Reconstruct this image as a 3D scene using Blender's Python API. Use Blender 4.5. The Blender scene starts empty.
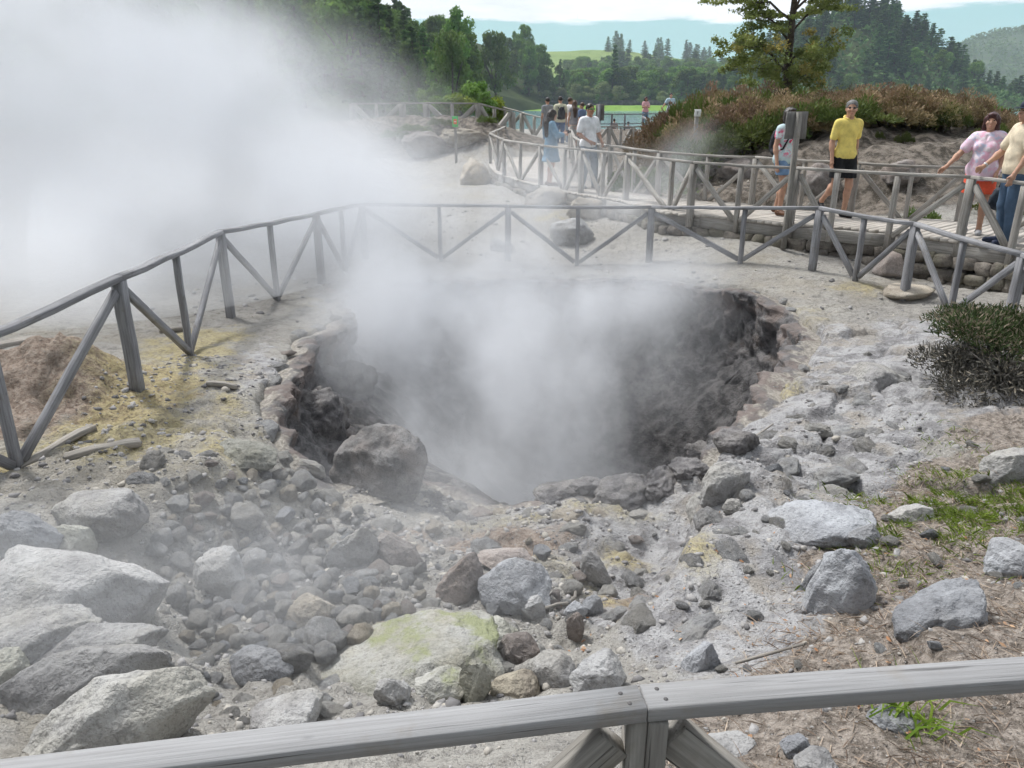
EXPO = 0.35; VB = 4; VSR = 3.0
import bpy, bmesh, math, random
import numpy as np
from mathutils import Vector, Matrix, Euler

# ------------------------------------------------------------------ basics
SC = bpy.context.scene
COL = SC.collection
F = 780.0
PITCH = math.radians(20.006)
CP, SP = math.cos(PITCH), math.sin(PITCH)

def ray(px, py):
    x = (px - 512) / F; y = (384 - py) / F
    return np.array([x, CP + y * SP, y * CP - SP])
def D(px, py, Y):                      # world point seen at this spot, at distance Y
    r = ray(px, py); return r * (Y / r[1])
def PZ(px, py, z):                     # world point seen at this spot, at height z
    r = ray(px, py); return r * (z / r[2])
def sstep(a, b, x):
    t = np.clip((x - a) / (b - a), 0, 1); return t * t * (3 - 2 * t)

# ------------------------------------------------------------------ noise
_P = np.random.RandomState(7).permutation(256); _P = np.concatenate([_P, _P, _P])
_G = np.random.RandomState(3).normal(size=(256, 3)); _G /= np.linalg.norm(_G, axis=1)[:, None]
def perlin(x, y, z=0.0):
    x, y, z = np.broadcast_arrays(np.asarray(x, float), np.asarray(y, float), np.asarray(z, float))
    xi = np.floor(x).astype(int); yi = np.floor(y).astype(int); zi = np.floor(z).astype(int)
    xf, yf, zf = x - xi, y - yi, z - zi
    u = xf**3 * (xf * (xf * 6 - 15) + 10); v = yf**3 * (yf * (yf * 6 - 15) + 10); w = zf**3 * (zf * (zf * 6 - 15) + 10)
    xi &= 255; yi &= 255; zi &= 255
    def g(dx, dy, dz):
        h = _P[_P[_P[xi + dx] + yi + dy] + zi + dz]
        q = _G[h]
        return q[..., 0] * (xf - dx) + q[..., 1] * (yf - dy) + q[..., 2] * (zf - dz)
    l = lambda a, b, t: a + (b - a) * t
    return l(l(l(g(0,0,0), g(1,0,0), u), l(g(0,1,0), g(1,1,0), u), v),
             l(l(g(0,0,1), g(1,0,1), u), l(g(0,1,1), g(1,1,1), u), v), w)
def fbm(x, y, z=0.0, o=4, g=0.5):
    s = 0; a = 1.0; f = 1.0
    for i in range(o):
        s = s + a * perlin(np.asarray(x) * f + 17.3 * i, np.asarray(y) * f - 9.1 * i, np.asarray(z) * f + 4.7 * i); a *= g; f *= 2.03
    return s
def ridged(x, y, z=0.0, o=4):
    s = 0; a = 1.0; f = 1.0
    for i in range(o):
        s = s + a * (1 - 2.2 * np.abs(perlin(np.asarray(x) * f + 31.3 * i, np.asarray(y) * f - 5.1 * i, np.asarray(z) * f))); a *= .5; f *= 2.1
    return s * .5

def worley(x, y, seed=0):
    xi = np.floor(x).astype(int); yi = np.floor(y).astype(int); f1 = np.full(np.shape(x), 9.0); f2 = f1.copy(); cid = np.zeros(np.shape(x))
    for dx in (-1, 0, 1):
        for dy in (-1, 0, 1):
            h = _P[_P[(xi + dx + seed) & 255] + ((yi + dy) & 255)]
            px = xi + dx + (h * 0.61803) % 1; py = yi + dy + (h * 0.41421) % 1; d = np.hypot(x - px, y - py); v = (h * .7548) % 1
            n = d < f1; f2 = np.where(n, f1, np.minimum(f2, d)); cid = np.where(n, v, cid); f1 = np.where(n, d, f1)
    return f1, f2, cid
# ------------------------------------------------------------------ mesh helpers
def make_mesh(name, V, Fs, mats=(), attrs=None, smooth=False, mi=None):
    """V (n,3); Fs list of int arrays (each of one face size)."""
    me = bpy.data.meshes.new(name)
    V = np.asarray(V, np.float32)
    if isinstance(Fs, np.ndarray): Fs = [Fs]
    Fs = [np.asarray(f, np.int32) for f in Fs if len(f)]
    me.vertices.add(len(V)); me.vertices.foreach_set('co', V.ravel())
    loops = np.concatenate([f.ravel() for f in Fs]); tot = np.concatenate([np.full(len(f), f.shape[1], np.int32) for f in Fs])
    start = np.concatenate([[0], np.cumsum(tot)[:-1]]).astype(np.int32)
    me.loops.add(len(loops)); me.loops.foreach_set('vertex_index', loops)
    me.polygons.add(len(tot)); me.polygons.foreach_set('loop_start', start); me.polygons.foreach_set('loop_total', tot)
    if smooth: me.polygons.foreach_set('use_smooth', np.ones(len(tot), bool))
    for m in (mats if isinstance(mats, (list, tuple)) else [mats]): me.materials.append(m)
    if mi is not None: me.polygons.foreach_set('material_index', np.asarray(mi, np.int32))
    for k, a in (attrs or {}).items():
        a = np.asarray(a, np.float32)
        if a.ndim == 1: at = me.attributes.new(k, 'FLOAT', 'POINT'); at.data.foreach_set('value', a)
        else: at = me.attributes.new(k, 'FLOAT_VECTOR', 'POINT'); at.data.foreach_set('vector', a.ravel())
    me.update(calc_edges=True); me.validate()
    return me
def link(name, me, parent=None, loc=None):
    o = bpy.data.objects.new(name, me); COL.objects.link(o)
    if parent is not None: o.parent = parent
    if loc is not None: o.location = loc
    return o
def tag(o, label=None, cat=None, group=None, kind=None):
    if label: o['label'] = label
    if cat: o['category'] = cat
    if group: o['group'] = group
    if kind: o['kind'] = kind
    return o
def thing(name, loc, label, cat, group=None, rz=0.0):
    o = bpy.data.objects.new(name, None); COL.objects.link(o)
    o.location = loc; o.rotation_euler = (0, 0, rz); o.empty_display_size = .1
    return tag(o, label, cat, group)
def copy_tree(o, parent=None):
    c = o.copy(); COL.objects.link(c)
    if parent is not None: c.parent = parent
    for ch in list(o.children): copy_tree(ch, c)
    return c

class MB:
    """collects beams and shapes into ONE mesh; bc = coordinates along the board for the wood grain"""
    def __init__(s): s.v = []; s.f = {}; s.bc = []; s.n = 0
    def add(s, V, Fs, bc=None):
        V = np.asarray(V, float); s.v.append(V)
        s.bc.append(np.asarray(bc, float) if bc is not None else V.copy())
        for f in Fs: s.f.setdefault(len(f), []).append([i + s.n for i in f])
        s.n += len(V)
    def beam(s, a, b, w, t, up=(0, 0, 1), ch=.004, segs=4, bow=0.0, rag=1.0):
        a = np.asarray(a, float); b = np.asarray(b, float); d = b - a; L = np.linalg.norm(d); d /= L
        up = np.asarray(up, float)
        if abs(np.dot(up, d)) > .98: up = np.array([0, 1., 0])
        r = np.cross(d, up); r /= np.linalg.norm(r); u = np.cross(r, d)
        hw, ht = w / 2, t / 2
        sec = [(-hw + ch, -ht), (hw - ch, -ht), (hw, -ht + ch), (hw, ht - ch), (hw - ch, ht), (-hw + ch, ht), (-hw, ht - ch), (-hw, -ht + ch)]
        V = []; B = []; off = random.random() * 50
        for k in range(segs + 1):
            q = k / segs; c = a + d * L * q + u * (bow * 4 * q * (1 - q))
            if 0 < k < segs: c = c + (r * random.gauss(0, 1) + u * random.gauss(0, 1)) * min(.0035, w * .035) * rag
            for (i, j) in sec: V.append(c + r * i + u * j); B.append((i + off, j + off * .37, L * q + off * 1.7))
        Fs = []
        for k in range(segs):
            for i in range(8): Fs.append([k*8 + i, k*8 + (i+1) % 8, (k+1)*8 + (i+1) % 8, (k+1)*8 + i])
        Fs.append([7,6,5,4,3,2,1,0]); Fs.append([segs*8 + i for i in range(8)])
        s.add(V, Fs, B)
    def tube(s, pts, rad, n=8, cap=True):
        pts = [np.asarray(p, float) for p in pts]; rad = rad if hasattr(rad, '__len__') else [rad] * len(pts)
        V = []; B = []; r0 = None; L = 0
        for i, p in enumerate(pts):
            d = pts[min(i+1, len(pts)-1)] - pts[max(i-1, 0)]; d = d / (np.linalg.norm(d) + 1e-9)
            if r0 is None: r0 = np.cross(d, (0.13, 0.31, .94) if abs(d[2]) < .9 else (1., 0, 0))
            r0 = r0 - d * np.dot(r0, d); r0 /= np.linalg.norm(r0); u = np.cross(d, r0)
            if i: L += np.linalg.norm(p - pts[i-1])
            for k in range(n):
                t = 2 * math.pi * k / n
                V.append(p + (r0 * math.cos(t) + u * math.sin(t)) * rad[i]); B.append((math.cos(t) * rad[i], math.sin(t) * rad[i], L))
        Fs = []
        for i in range(len(pts) - 1):
            for k in range(n): Fs.append([i*n + k, i*n + (k+1) % n, (i+1)*n + (k+1) % n, (i+1)*n + k])
        if cap: Fs.append(list(range(n))[::-1]); Fs.append([(len(pts)-1)*n + k for k in range(n)])
        s.add(V, Fs, B)
    def build(s, name, mat, parent=None, smooth=False, attrs=None):
        V = np.concatenate(s.v)
        if parent is not None:
            V = V - np.array(parent.location)
        me = make_mesh(name, V, [np.array(f) for f in s.f.values()], mat, {'bc': np.concatenate(s.bc), **(attrs or {})}, smooth)
        return link(name, me, parent)

# ------------------------------------------------------------------ materials
class NT:
    def __init__(s, name, vol=False):
        s.m = bpy.data.materials.new(name); s.m.use_nodes = True; s.t = s.m.node_tree; s.t.nodes.clear()
        s.out = s.t.nodes.new('ShaderNodeOutputMaterial')
    def n(s, typ, ins=None, **props):
        nd = s.t.nodes.new('ShaderNode' + typ)
        for k, v in props.items(): setattr(nd, k, v)
        for k, v in (ins or {}).items():
            sk = nd.inputs[k]
            if isinstance(v, bpy.types.NodeSocket): s.t.links.new(v, sk)
            elif isinstance(v, (tuple, list)) and sk.type == 'RGBA' and len(v) == 3: sk.default_value = (*v, 1)
            else: sk.default_value = v
        return nd
    def math(s, op, a, b=0.0, c=None, clamp=False):
        i = {0: a, 1: b}
        if c is not None: i[2] = c
        return s.n('Math', i, operation=op, use_clamp=clamp).outputs[0]
    def mix(s, f, a, b, mode='MIX'):
        nd = s.n('Mix', {0: f}, data_type='RGBA', blend_type=mode)
        for k, v in ((6, a), (7, b)):
            if isinstance(v, bpy.types.NodeSocket): s.t.links.new(v, nd.inputs[k])
            else: nd.inputs[k].default_value = (*v, 1) if len(v) == 3 else v
        return nd.outputs[2]
    def attr(s, name, out='Fac'): return s.n('Attribute', attribute_name=name).outputs[out]
    def noise(s, vec, scale, detail=4, rough=.55, out=0, **k):
        i = {'Scale': scale, 'Detail': detail, 'Roughness': rough}
        if vec is not None: i['Vector'] = vec
        return s.n('TexNoise', i, **k).outputs[out]
    def ramp(s, f, a, b, lo=0.0, hi=1.0, smooth=True):
        return s.n('MapRange', {0: f, 1: a, 2: b, 3: lo, 4: hi}, interpolation_type='SMOOTHSTEP' if smooth else 'LINEAR').outputs[0]
    def pos(s): return s.n('NewGeometry').outputs['Position']
    def obj(s): return s.n('TexCoord').outputs['Object']
    def rnd(s): return s.n('ObjectInfo').outputs['Random']
    def bump(s, h, strength=.5, dist=.02, nrm=None):
        i = {'Strength': strength, 'Distance': dist, 'Height': h}
        if nrm is not None: i['Normal'] = nrm
        return s.n('Bump', i).outputs[0]
    def principled(s, col, rough=.9, nrm=None, spec=.25, **k):
        i = {'Base Color': col, 'Roughness': rough, 'Specular IOR Level': spec, **k}
        if nrm is not None: i['Normal'] = nrm
        nd = s.n('BsdfPrincipled', i); s.t.links.new(nd.outputs[0], s.out.inputs[0]); return nd
def plain(name, col, rough=.7, var=.12, spec=.25, scale=30, metallic=0.0):
    t = NT(name); c = t.noise(t.obj(), scale, 3)
    f = t.ramp(c, .3, .7, 1 - var, 1 + var)
    cc = t.mix(1.0, col, t.n('CombineColor', {0: f, 1: f, 2: f}).outputs[0], 'MULTIPLY')
    t.principled(cc, rough, t.bump(c, .15, .004), spec, Metallic=metallic); return t.m

def wood_mat(name, light, dark, streak=.55, fine=1.0):
    t = NT(name); bc = t.attr('bc', 'Vector')
    v = t.n('Mapping', {'Vector': bc, 'Scale': (34 * fine, 34 * fine, 1.6)}).outputs[0]
    g = t.noise(v, 2.0, 5, .65)
    v2 = t.n('Mapping', {'Vector': bc, 'Scale': (120, 120, 2.5)}).outputs[0]
    cr = t.noise(v2, 1.0, 3, .5)
    blot = t.noise(bc, 1.7, 3, .6)
    col = t.mix(t.ramp(g, .32, .68), dark, light)
    col = t.mix(t.ramp(blot, .4, .75, 0, .5), col, tuple(c * .62 for c in dark))
    col = t.mix(t.ramp(cr, .64, .72, 0, streak), col, tuple(c * .3 for c in dark))
    kn = t.n('TexVoronoi', {'Vector': t.n('Mapping', {'Vector': bc, 'Scale': (11, 11, 4.2)}).outputs[0], 'Scale': 1.0}).outputs['Distance']
    col = t.mix(t.ramp(kn, .075, .03, 0, .38), col, tuple(c * .35 for c in dark)); st = t.noise(bc, 6.5, 4, .7)
    col = t.mix(t.ramp(st, .55, .72, 0, .45), col, (dark[0] * .85, dark[1] * .74, dark[2] * .58))
    rv = t.ramp(t.rnd(), 0, 1, .85, 1.12, False)
    col = t.mix(1.0, col, t.n('CombineColor', {0: rv, 1: rv, 2: rv}).outputs[0], 'MULTIPLY')
    h = t.math('SUBTRACT', g, t.ramp(cr, .62, .72, 0, .8))
    t.principled(col, .85, t.bump(h, .55, .004), .2); return t.m

def rock_mat(name, base, dark, tint, tint_amt=.5, scale=1.0, moss=None):
    t = NT(name); p = t.obj(); r = t.rnd()
    off = t.n('VectorMath', {0: p, 1: t.n('CombineXYZ', {0: t.math('MULTIPLY', r, 37), 1: t.math('MULTIPLY', r, 91), 2: 0.0}).outputs[0]}, operation='ADD').outputs[0]
    a = t.noise(off, 3.2 * scale, 6, .62); b = t.noise(off, 14 * scale, 5, .65); c = t.noise(off, 60 * scale, 3, .6)
    col = t.mix(t.ramp(a, .34, .66), dark, base)
    col = t.mix(t.ramp(t.noise(off, 1.8 * scale, 4), .45, .62, 0, tint_amt), col, tint)
    col = t.mix(t.ramp(b, .52, .68, 0, .45), col, tuple(x * .45 for x in dark))
    col = t.mix(t.ramp(c, .54, .74, 0, .28), col, tuple(min(x * 1.4, .75) for x in base)); col = t.mix(t.ramp(c, .46, .32, 0, .45), col, tuple(x * .55 for x in dark))
    vo = t.n('TexVoronoi', {'Vector': off, 'Scale': 6 * scale}, feature='DISTANCE_TO_EDGE').outputs[0]
    if moss:
        up = t.n('SeparateXYZ', {0: t.n('NewGeometry').outputs['Normal']}).outputs[2]
        col = t.mix(t.math('MULTIPLY', t.ramp(t.noise(off, 3.0, 6, .65), .52, .64), .8), col, moss)
    v = t.ramp(r, 0, 1, .78, 1.2, False)
    col = t.mix(1.0, col, t.n('CombineColor', {0: v, 1: v, 2: v}).outputs[0], 'MULTIPLY')
    h = t.math('ADD', t.math('MULTIPLY', b, .65), t.math('MULTIPLY', c, .35))
    nb = t.bump(h, 1.0, .035)
    t.principled(col, .93, nb, .2); return t.m

def leaf_mat(name, c0, c1, c2=None, trans=.36, c2amt=.5, var=.35):
    t = NT(name); tt = t.attr('tint')
    col = t.mix(tt, c0, c1)
    if c2: col = t.mix(t.math('MULTIPLY', t.attr('tip'), c2amt), col, c2)
    v = t.ramp(t.rnd(), 0, 1, 1 - var, 1 + var, False)
    hv = t.n('HueSaturation', {'Hue': t.ramp(t.rnd(), 0, 1, .485, .515, False), 'Value': v, 'Color': col}).outputs[0]
    d = t.n('BsdfPrincipled', {'Base Color': hv, 'Roughness': .7, 'Specular IOR Level': .2})
    tr = t.n('BsdfTranslucent', {'Color': hv}); mx = t.n('MixShader', {0: trans, 1: d.outputs[0], 2: tr.outputs[0]})
    t.t.links.new(mx.outputs[0], t.out.inputs[0]); return t.m
# ------------------------------------------------------------------ terrain
CTRL = []
for px, py, z in [
    (30,478,-2.39),(128,402,-2.38),(185,360,-2.42),(230,318,-2.50),(320,285,-2.58),(0,400,-2.36),(60,350,-2.34),
    (-200,420,-2.3),(-200,640,-2.15),(0,560,-2.33),(60,620,-2.3),(0,720,-2.15),(150,500,-2.43),(230,470,-2.48),(215,420,-2.42),(255,390,-2.44),(280,350,-2.48),(200,570,-2.7),
    (250,640,-2.68),(100,690,-2.3),(300,550,-2.84),(350,610,-2.8),(420,640,-2.72),(450,570,-3.0),(440,510,-3.18),(540,505,-3.12),
    (330,500,-2.88),(390,520,-3.05),(600,520,-3.06),(640,492,-3.08),(520,590,-2.93),(570,640,-2.7),(500,690,-2.45),(400,710,-2.4),(300,750,-2.25),(180,760,-2.2),
    (640,580,-2.86),(660,540,-2.98),(715,520,-2.66),(695,575,-2.52),(665,625,-2.42),(610,690,-2.3),(760,440,-2.62),(790,410,-2.56),(850,350,-2.54),
    (800,600,-2.32),(720,660,-2.26),(850,500,-2.42),(900,420,-2.40),(1000,400,-2.3),(1000,550,-2.1),(900,650,-2.08),(1024,700,-1.95),
    (750,740,-2.0),(650,766,-2.0),(900,310,-2.48),(955,316,-2.42),(1060,340,-2.35),(1200,420,-2.2),(1200,600,-2.0),
    (740,266,-2.33),(650,262,-2.46),(575,264,-2.58),(508,262,-2.58),(440,262,-2.58),(362,272,-2.6),(857,282,-2.33),(820,305,-2.44),
    (600,290,-2.6),(500,290,-2.6),(420,290,-2.6),(700,285,-2.56)]:
    CTRL.append(PZ(px, py, z))
for px, py, Y in [
    (905,272,11.1),(970,287,10.3),(845,258,11.7),(745,243,12.35),(700,238,13.0),(640,222,14.5),(600,230,15),(550,205,17.0),(500,188,20.5),
    (400,180,24),(300,165,28),(450,165,27),(480,160,28),(300,200,20),(100,200,20),(-200,200,20),(-100,160,28)]:
    CTRL.append(D(px, py, Y))
for px, Y, z in [
    (440,29.2,-1.95),(440,30.6,-1.05),(380,29.6,-2.0),(380,31,-1.05),(480,30.2,-1.0),(300,31,-1.2),(520,33.5,-1.35),(600,33,-1.7),(660,33,-1.65),
    (560,27,-2.1),(600,23,-2.15),(640,19,-2.2),(570,20,-2.3),
    (700,16.6,-1.95),(780,15.2,-1.95),(860,14.3,-1.95),(940,13.3,-1.95),(1024,12.3,-1.95),(1150,10.8,-1.95),
    (680,18.2,-1.75),(740,17.4,-1.35),(800,16.6,-1.22),(870,15.8,-1.18),(940,15.2,-1.3),(1010,14.6,-1.5),
    (690,20.5,-1.35),(740,20.5,-.78),(800,20,-.6),(870,19.5,-.6),(940,19,-.7),(1000,19,-1.1),(1060,18,-1.3),
    (740,24,-.65),(800,24,-.55),(870,24,-.55),(940,24,-.7),(1000,24,-1.3),(680,24,-1.4),
    (700,31,-1.4),(800,31,-1.3),(900,31,-1.3),(1024,31,-1.5)]:
    r = ray(px, 300); CTRL.append(np.array([r[0] / ray(px, 100)[1] * Y, Y, z]))
CTRL += [np.array(p) for p in [(-9,1.5,-2.0),(-9,6,-2.25),(-9,12,-2.35),(9,1,-1.8),(11,6,-2.0),(0,.2,-1.75),(-2,.2,-1.8),(2,.2,-1.75),(-4,1,-1.95),(5,.5,-1.7),(0,1.0,-1.85),(1.3,1.0,-1.85)]]
CTRL = np.array(CTRL)
def _phi(d2): return np.sqrt(d2 + .12)
_A = _phi(((CTRL[:, None, :2] - CTRL[None, :, :2]) ** 2).sum(-1)) + np.eye(len(CTRL)) * .04
_n = len(CTRL); _M = np.zeros((_n + 1, _n + 1)); _M[:_n, :_n] = -_A; _M[:_n, _n] = 1; _M[_n, :_n] = 1
_W = np.linalg.solve(_M, np.concatenate([CTRL[:, 2], [0]]))
XR, YR = (-10., 14.), (0., 34.)
def base(x, y):
    x = np.asarray(x, float); y = np.asarray(y, float)
    sh = np.broadcast(x, y).shape; x = np.broadcast_to(x, sh).ravel(); y = np.broadcast_to(y, sh).ravel()
    xc = np.clip(x, *XR); yc = np.clip(y, *YR); z = np.empty(len(x))
    for i in range(0, len(x), 40000):
        s = slice(i, i + 40000)
        d2 = (xc[s, None] - CTRL[None, :, 0]) ** 2 + (yc[s, None] - CTRL[None, :, 1]) ** 2
        z[s] = -_phi(d2) @ _W[:_n] + _W[_n]
    out = np.hypot(x - xc, np.maximum(y - yc, -3) * np.where(y > yc, 1, .3))
    far = -1.5 + .25 * fbm(x * .03, y * .03, 2.2, 3)
    z = z + (far - z) * sstep(2, 14, out)
    z = z + (-6.5 - z) * sstep(47.5, 62, y + 1.2 * fbm(x * .08, 3.3, 1.1, 2)) * sstep(-75, -45, x + (y - 60) * .1)
    return z.reshape(sh)

# ---- the pit: rim line (closed), measured on the ground
_rim = [PZ(*p)[:2] for p in [(300,462,-2.66),(277,425,-2.52),(279,385,-2.48),(300,345,-2.5),(335,322,-2.54),(332,300,-2.58),(365,287,-2.6),(430,281,-2.6),(500,279,-2.6),
     (570,279,-2.6),(640,281,-2.6),(700,287,-2.58),(745,297,-2.56),(785,313,-2.53),(812,335,-2.53),(806,360,-2.55),(780,388,-2.6),(758,415,-2.64),(728,448,-2.76),(700,474,-2.92),
     (655,487,-3.06),(600,494,-3.1),(545,503,-3.12),(490,500,-3.14),(435,485,-3.16),(380,490,-3.1),(335,486,-2.9)]]
def _smooth_closed(P, n):
    P = np.array(P); k = len(P); out = []
    for i in range(k):
        p0, p1, p2, p3 = P[i-1], P[i], P[(i+1) % k], P[(i+2) % k]
        for t in np.linspace(0, 1, 24, endpoint=False):
            out.append(.5 * ((2*p1) + (-p0+p2)*t + (2*p0-5*p1+4*p2-p3)*t*t + (-p0+3*p1-3*p2+p3)*t**3))
    out = np.array(out); L = np.concatenate([[0], np.cumsum(np.linalg.norm(np.diff(np.vstack([out, out[:1]]), axis=0), axis=1))])
    s = np.linspace(0, L[-1], n, endpoint=False); ext = np.vstack([out, out[:1]])
    return np.stack([np.interp(s, L, ext[:, 0]), np.interp(s, L, ext[:, 1])], 1)
RIM = _smooth_closed(_rim, 620)
RIM = RIM + np.stack([.16 * fbm(RIM[:, 0] * 1.5, RIM[:, 1] * 1.5, 1.3, 5), .16 * fbm(RIM[:, 0] * 1.5, RIM[:, 1] * 1.5, 8.3, 4)], 1)
_tan = np.roll(RIM, -4, 0) - np.roll(RIM, 4, 0); _tan /= np.linalg.norm(_tan, axis=1)[:, None]
RN = np.stack([_tan[:, 1], -_tan[:, 0]], 1)
_c = RIM.mean(0)
if ((_c - RIM) * RN).sum() < 0: RN = -RN
def rim_dist(x, y):
    """signed distance to the rim, positive inside"""
    x = np.asarray(x, float).ravel(); y = np.asarray(y, float).ravel(); d = np.full(len(x), -9.0)
    near = np.where((x > RIM[:, 0].min() - 1.5) & (x < RIM[:, 0].max() + 1.5) & (y > RIM[:, 1].min() - 1.5) & (y < RIM[:, 1].max() + 1.5))[0]
    R2 = np.roll(RIM, -1, 0)
    for i in range(0, len(near), 6000):
        q = near[i:i + 6000]; px, py = x[q, None], y[q, None]
        dd = np.sqrt(((px - RIM[None, ::2, 0]) ** 2 + (py - RIM[None, ::2, 1]) ** 2).min(1))
        ya, yb = RIM[None, :, 1], R2[None, :, 1]; c = (ya > py) != (yb > py)
        xs = (R2[None, :, 0] - RIM[None, :, 0]) * (py - ya) / np.where(yb == ya, 1e-9, yb - ya) + RIM[None, :, 0]
        ins = (np.sum(c & (px < xs), 1) % 2) == 1
        d[q] = np.where(ins, dd, -dd)
    return d
PIT = np.array([.85, 8.7])
def zfloor(x, y):
    r = np.hypot((x - PIT[0]) / 2.75, (y - PIT[1]) / 2.95)
    led = -3.34 - .3 * sstep(-.8, 1.6, x)
    z = led - 1.7 * sstep(1.02, .3, r)
    return z + .20 * fbm(x * 1.3, y * 1.3, 4.4, 4) + .17 * ridged(x * 2.2, y * 2.2, 1.7, 5)
def ground_z(x, y, detail=True):
    x = np.asarray(x, float); y = np.asarray(y, float); sh = np.broadcast(x, y).shape
    x = np.broadcast_to(x, sh).ravel(); y = np.broadcast_to(y, sh).ravel()
    b = base(x, y); d = rim_dist(x, y)
    if detail:
        nf = sstep(45, 12, y)
        b = b + nf * (.045 * fbm(x * 1.1, y * 1.1, 0.2, 4) + .022 * ridged(x * 3.2, y * 3.2, 5.5, 5) + .012 * fbm(x * 11, y * 11, 3.3, 2))
        # the crusty bank right of the pit and the stony ground near the camera
        rb = sstep(.6, 1.6, x) * sstep(11, 7, y) * sstep(.5, 2, y)
        b = b + rb * .075 * ridged(x * 2.1 + .5 * y, y * 2.1, 9.1, 5)
        lb = sstep(-.2, -1.0, x) * sstep(8, 5, y); b = b + lb * .05 * ridged(x * 3.0, y * 3.0, 2.1, 5)
        # broken crust plates on the right bank and stony plates on the left
        wx, wy = x + .10 * fbm(x * 2, y * 2, 3.1, 3), y + .10 * fbm(x * 2, y * 2, 8.1, 3)
        f1, f2, ci = worley(wx * 2.3 + .6 * wy, wy * 2.3, 3); g1, g2, cj = worley(wx * 6.1, wy * 6.1, 11)
        crack = sstep(.0, .14, f2 - f1); crk2 = sstep(0, .2, g2 - g1)
        b = b + rb * ((ci - .5) * .12 * crack - .05 * (1 - crack) + (cj - .5) * .03 * crk2) * sstep(-.3, .25, fbm(x * .9, y * .9, 2.7, 3) + .12)
        hb_ = sstep(1.0, .3, x - .25 * (y - 3)) * sstep(7.5, 5.5, y) * sstep(1.8, 2.6, y); i1, i2, ck = worley(wx * 3.3 + 9, wy * 3.3, 31); b = b + hb_ * ((cj - .5) * .05 * crk2 + (ck - .5) * .075 * sstep(0, .22, i2 - i1))
        # edge of the bank above the gully
        eb = edge_dist(x, y) + .10 * fbm(x * 3.0, y * 3.0, 6.1, 4)
        b = b + np.exp(-(eb / .45) ** 2) * .21 * (2 * sstep(-.09, .09, eb) - 1) * edge_w(x, y)
        # small spoil mounds
        for (mx, my, mh, mr) in MOUNDS: b = b + mh * np.exp(-(((x - mx) ** 2 + (y - my) ** 2) / mr ** 2)) * (1 + .25 * fbm(x * 5, y * 5, 3.3, 3))
        # bare earth bank behind the boardwalk
        bk = sstep(13.5, 15, y) * sstep(24, 18, y) * sstep(2.5, 4, x); h1, h2, ch_ = worley(x * 1.15 + .3 * fbm(x, y, 1.2, 3), y * 1.3 + .3 * fbm(x, y, 5.2, 3), 21); b = b + bk * (.16 * ridged(x * .9, y * .9, 6.6, 5) + .08 * ridged(x * 2.7, y * 2.7, 2.6, 4) + (ch_ - .4) * .42 * sstep(0, .25, h2 - h1))
        b2 = sstep(27, 29, y) * sstep(34, 31.5, y) * sstep(1, -1, x); b = b + b2 * (.28 * ridged(x * .8, y * .8, 1.6, 5) + .12 * ridged(x * 2.4, y * 2.4, 4.6, 3))
    f = np.minimum(zfloor(x, y), b - .02)
    z = b + (f - b) * sstep(-.11, .08, d)
    return z.reshape(sh)
_m1 = PZ(60, 385, -2.33); _m2 = D(460, 176, 24.5); _m3 = D(20, 372, _m1[1] * .97)
_EP = np.array([PZ(*p)[:2] for p in [(712,470,-2.8),(702,505,-2.75),(690,545,-2.7),(675,585,-2.6),(648,612,-2.55),(612,632,-2.5)]])
def _ep(x, y):
    best = np.full(len(x), 9.0); sg = np.ones(len(x))
    for a, c in zip(_EP[:-1], _EP[1:]):
        d = c - a; t = np.clip(((x - a[0]) * d[0] + (y - a[1]) * d[1]) / (d @ d), 0, 1); q = np.hypot(x - a[0] - t * d[0], y - a[1] - t * d[1]); s = np.sign(d[0] * (y - a[1]) - d[1] * (x - a[0])); n = q < best; sg = np.where(n, s, sg); best = np.where(n, q, best)
    return best * sg
def edge_dist(x, y): return _ep(np.asarray(x, float), np.asarray(y, float))
if _ep(np.array([_EP[2, 0] + .5]), np.array([_EP[2, 1]]))[0] < 0: _EP = _EP[::-1].copy()
EY0, EY1 = _EP[:, 1].min(), _EP[:, 1].max()
def edge_w(x, y): return sstep(EY0 - .2, EY0 + .5, y) * sstep(EY1 + .25, EY1 - .4, y)
_m4 = D(66, 380, 6.15)
MOUNDS = [(_m4[0], _m4[1], .50, .47), (_m2[0], _m2[1], .42, .55), (_m3[0] - .4, _m3[1], .22, .6)]
def gz(x, y): return float(ground_z(np.array([x]), np.array([y]))[0])

def _lines(lo, hi, step, far_lo, far_hi, g):
    a = list(np.arange(lo, hi + 1e-6, step)); s = step; x = a[-1]
    while x < far_hi: s *= g; x += s; a.append(x)
    s = step; x = a[0]
    while x > far_lo: s *= g; x -= s; a.insert(0, x)
    return np.array(a)
GX = _lines(-4.6, 5.2, .028, -2600, 2600, 1.055); GY = _lines(.8, 10.5, .028, -60, 4200, 1.035)
XX, YY = np.meshgrid(GX, GY); ZZ = ground_z(XX, YY)
nx, ny = len(GX), len(GY)
_i = np.arange(nx * ny).reshape(ny, nx)
_F = np.stack([_i[:-1, :-1], _i[:-1, 1:], _i[1:, 1:], _i[1:, :-1]], -1).reshape(-1, 4)

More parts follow.
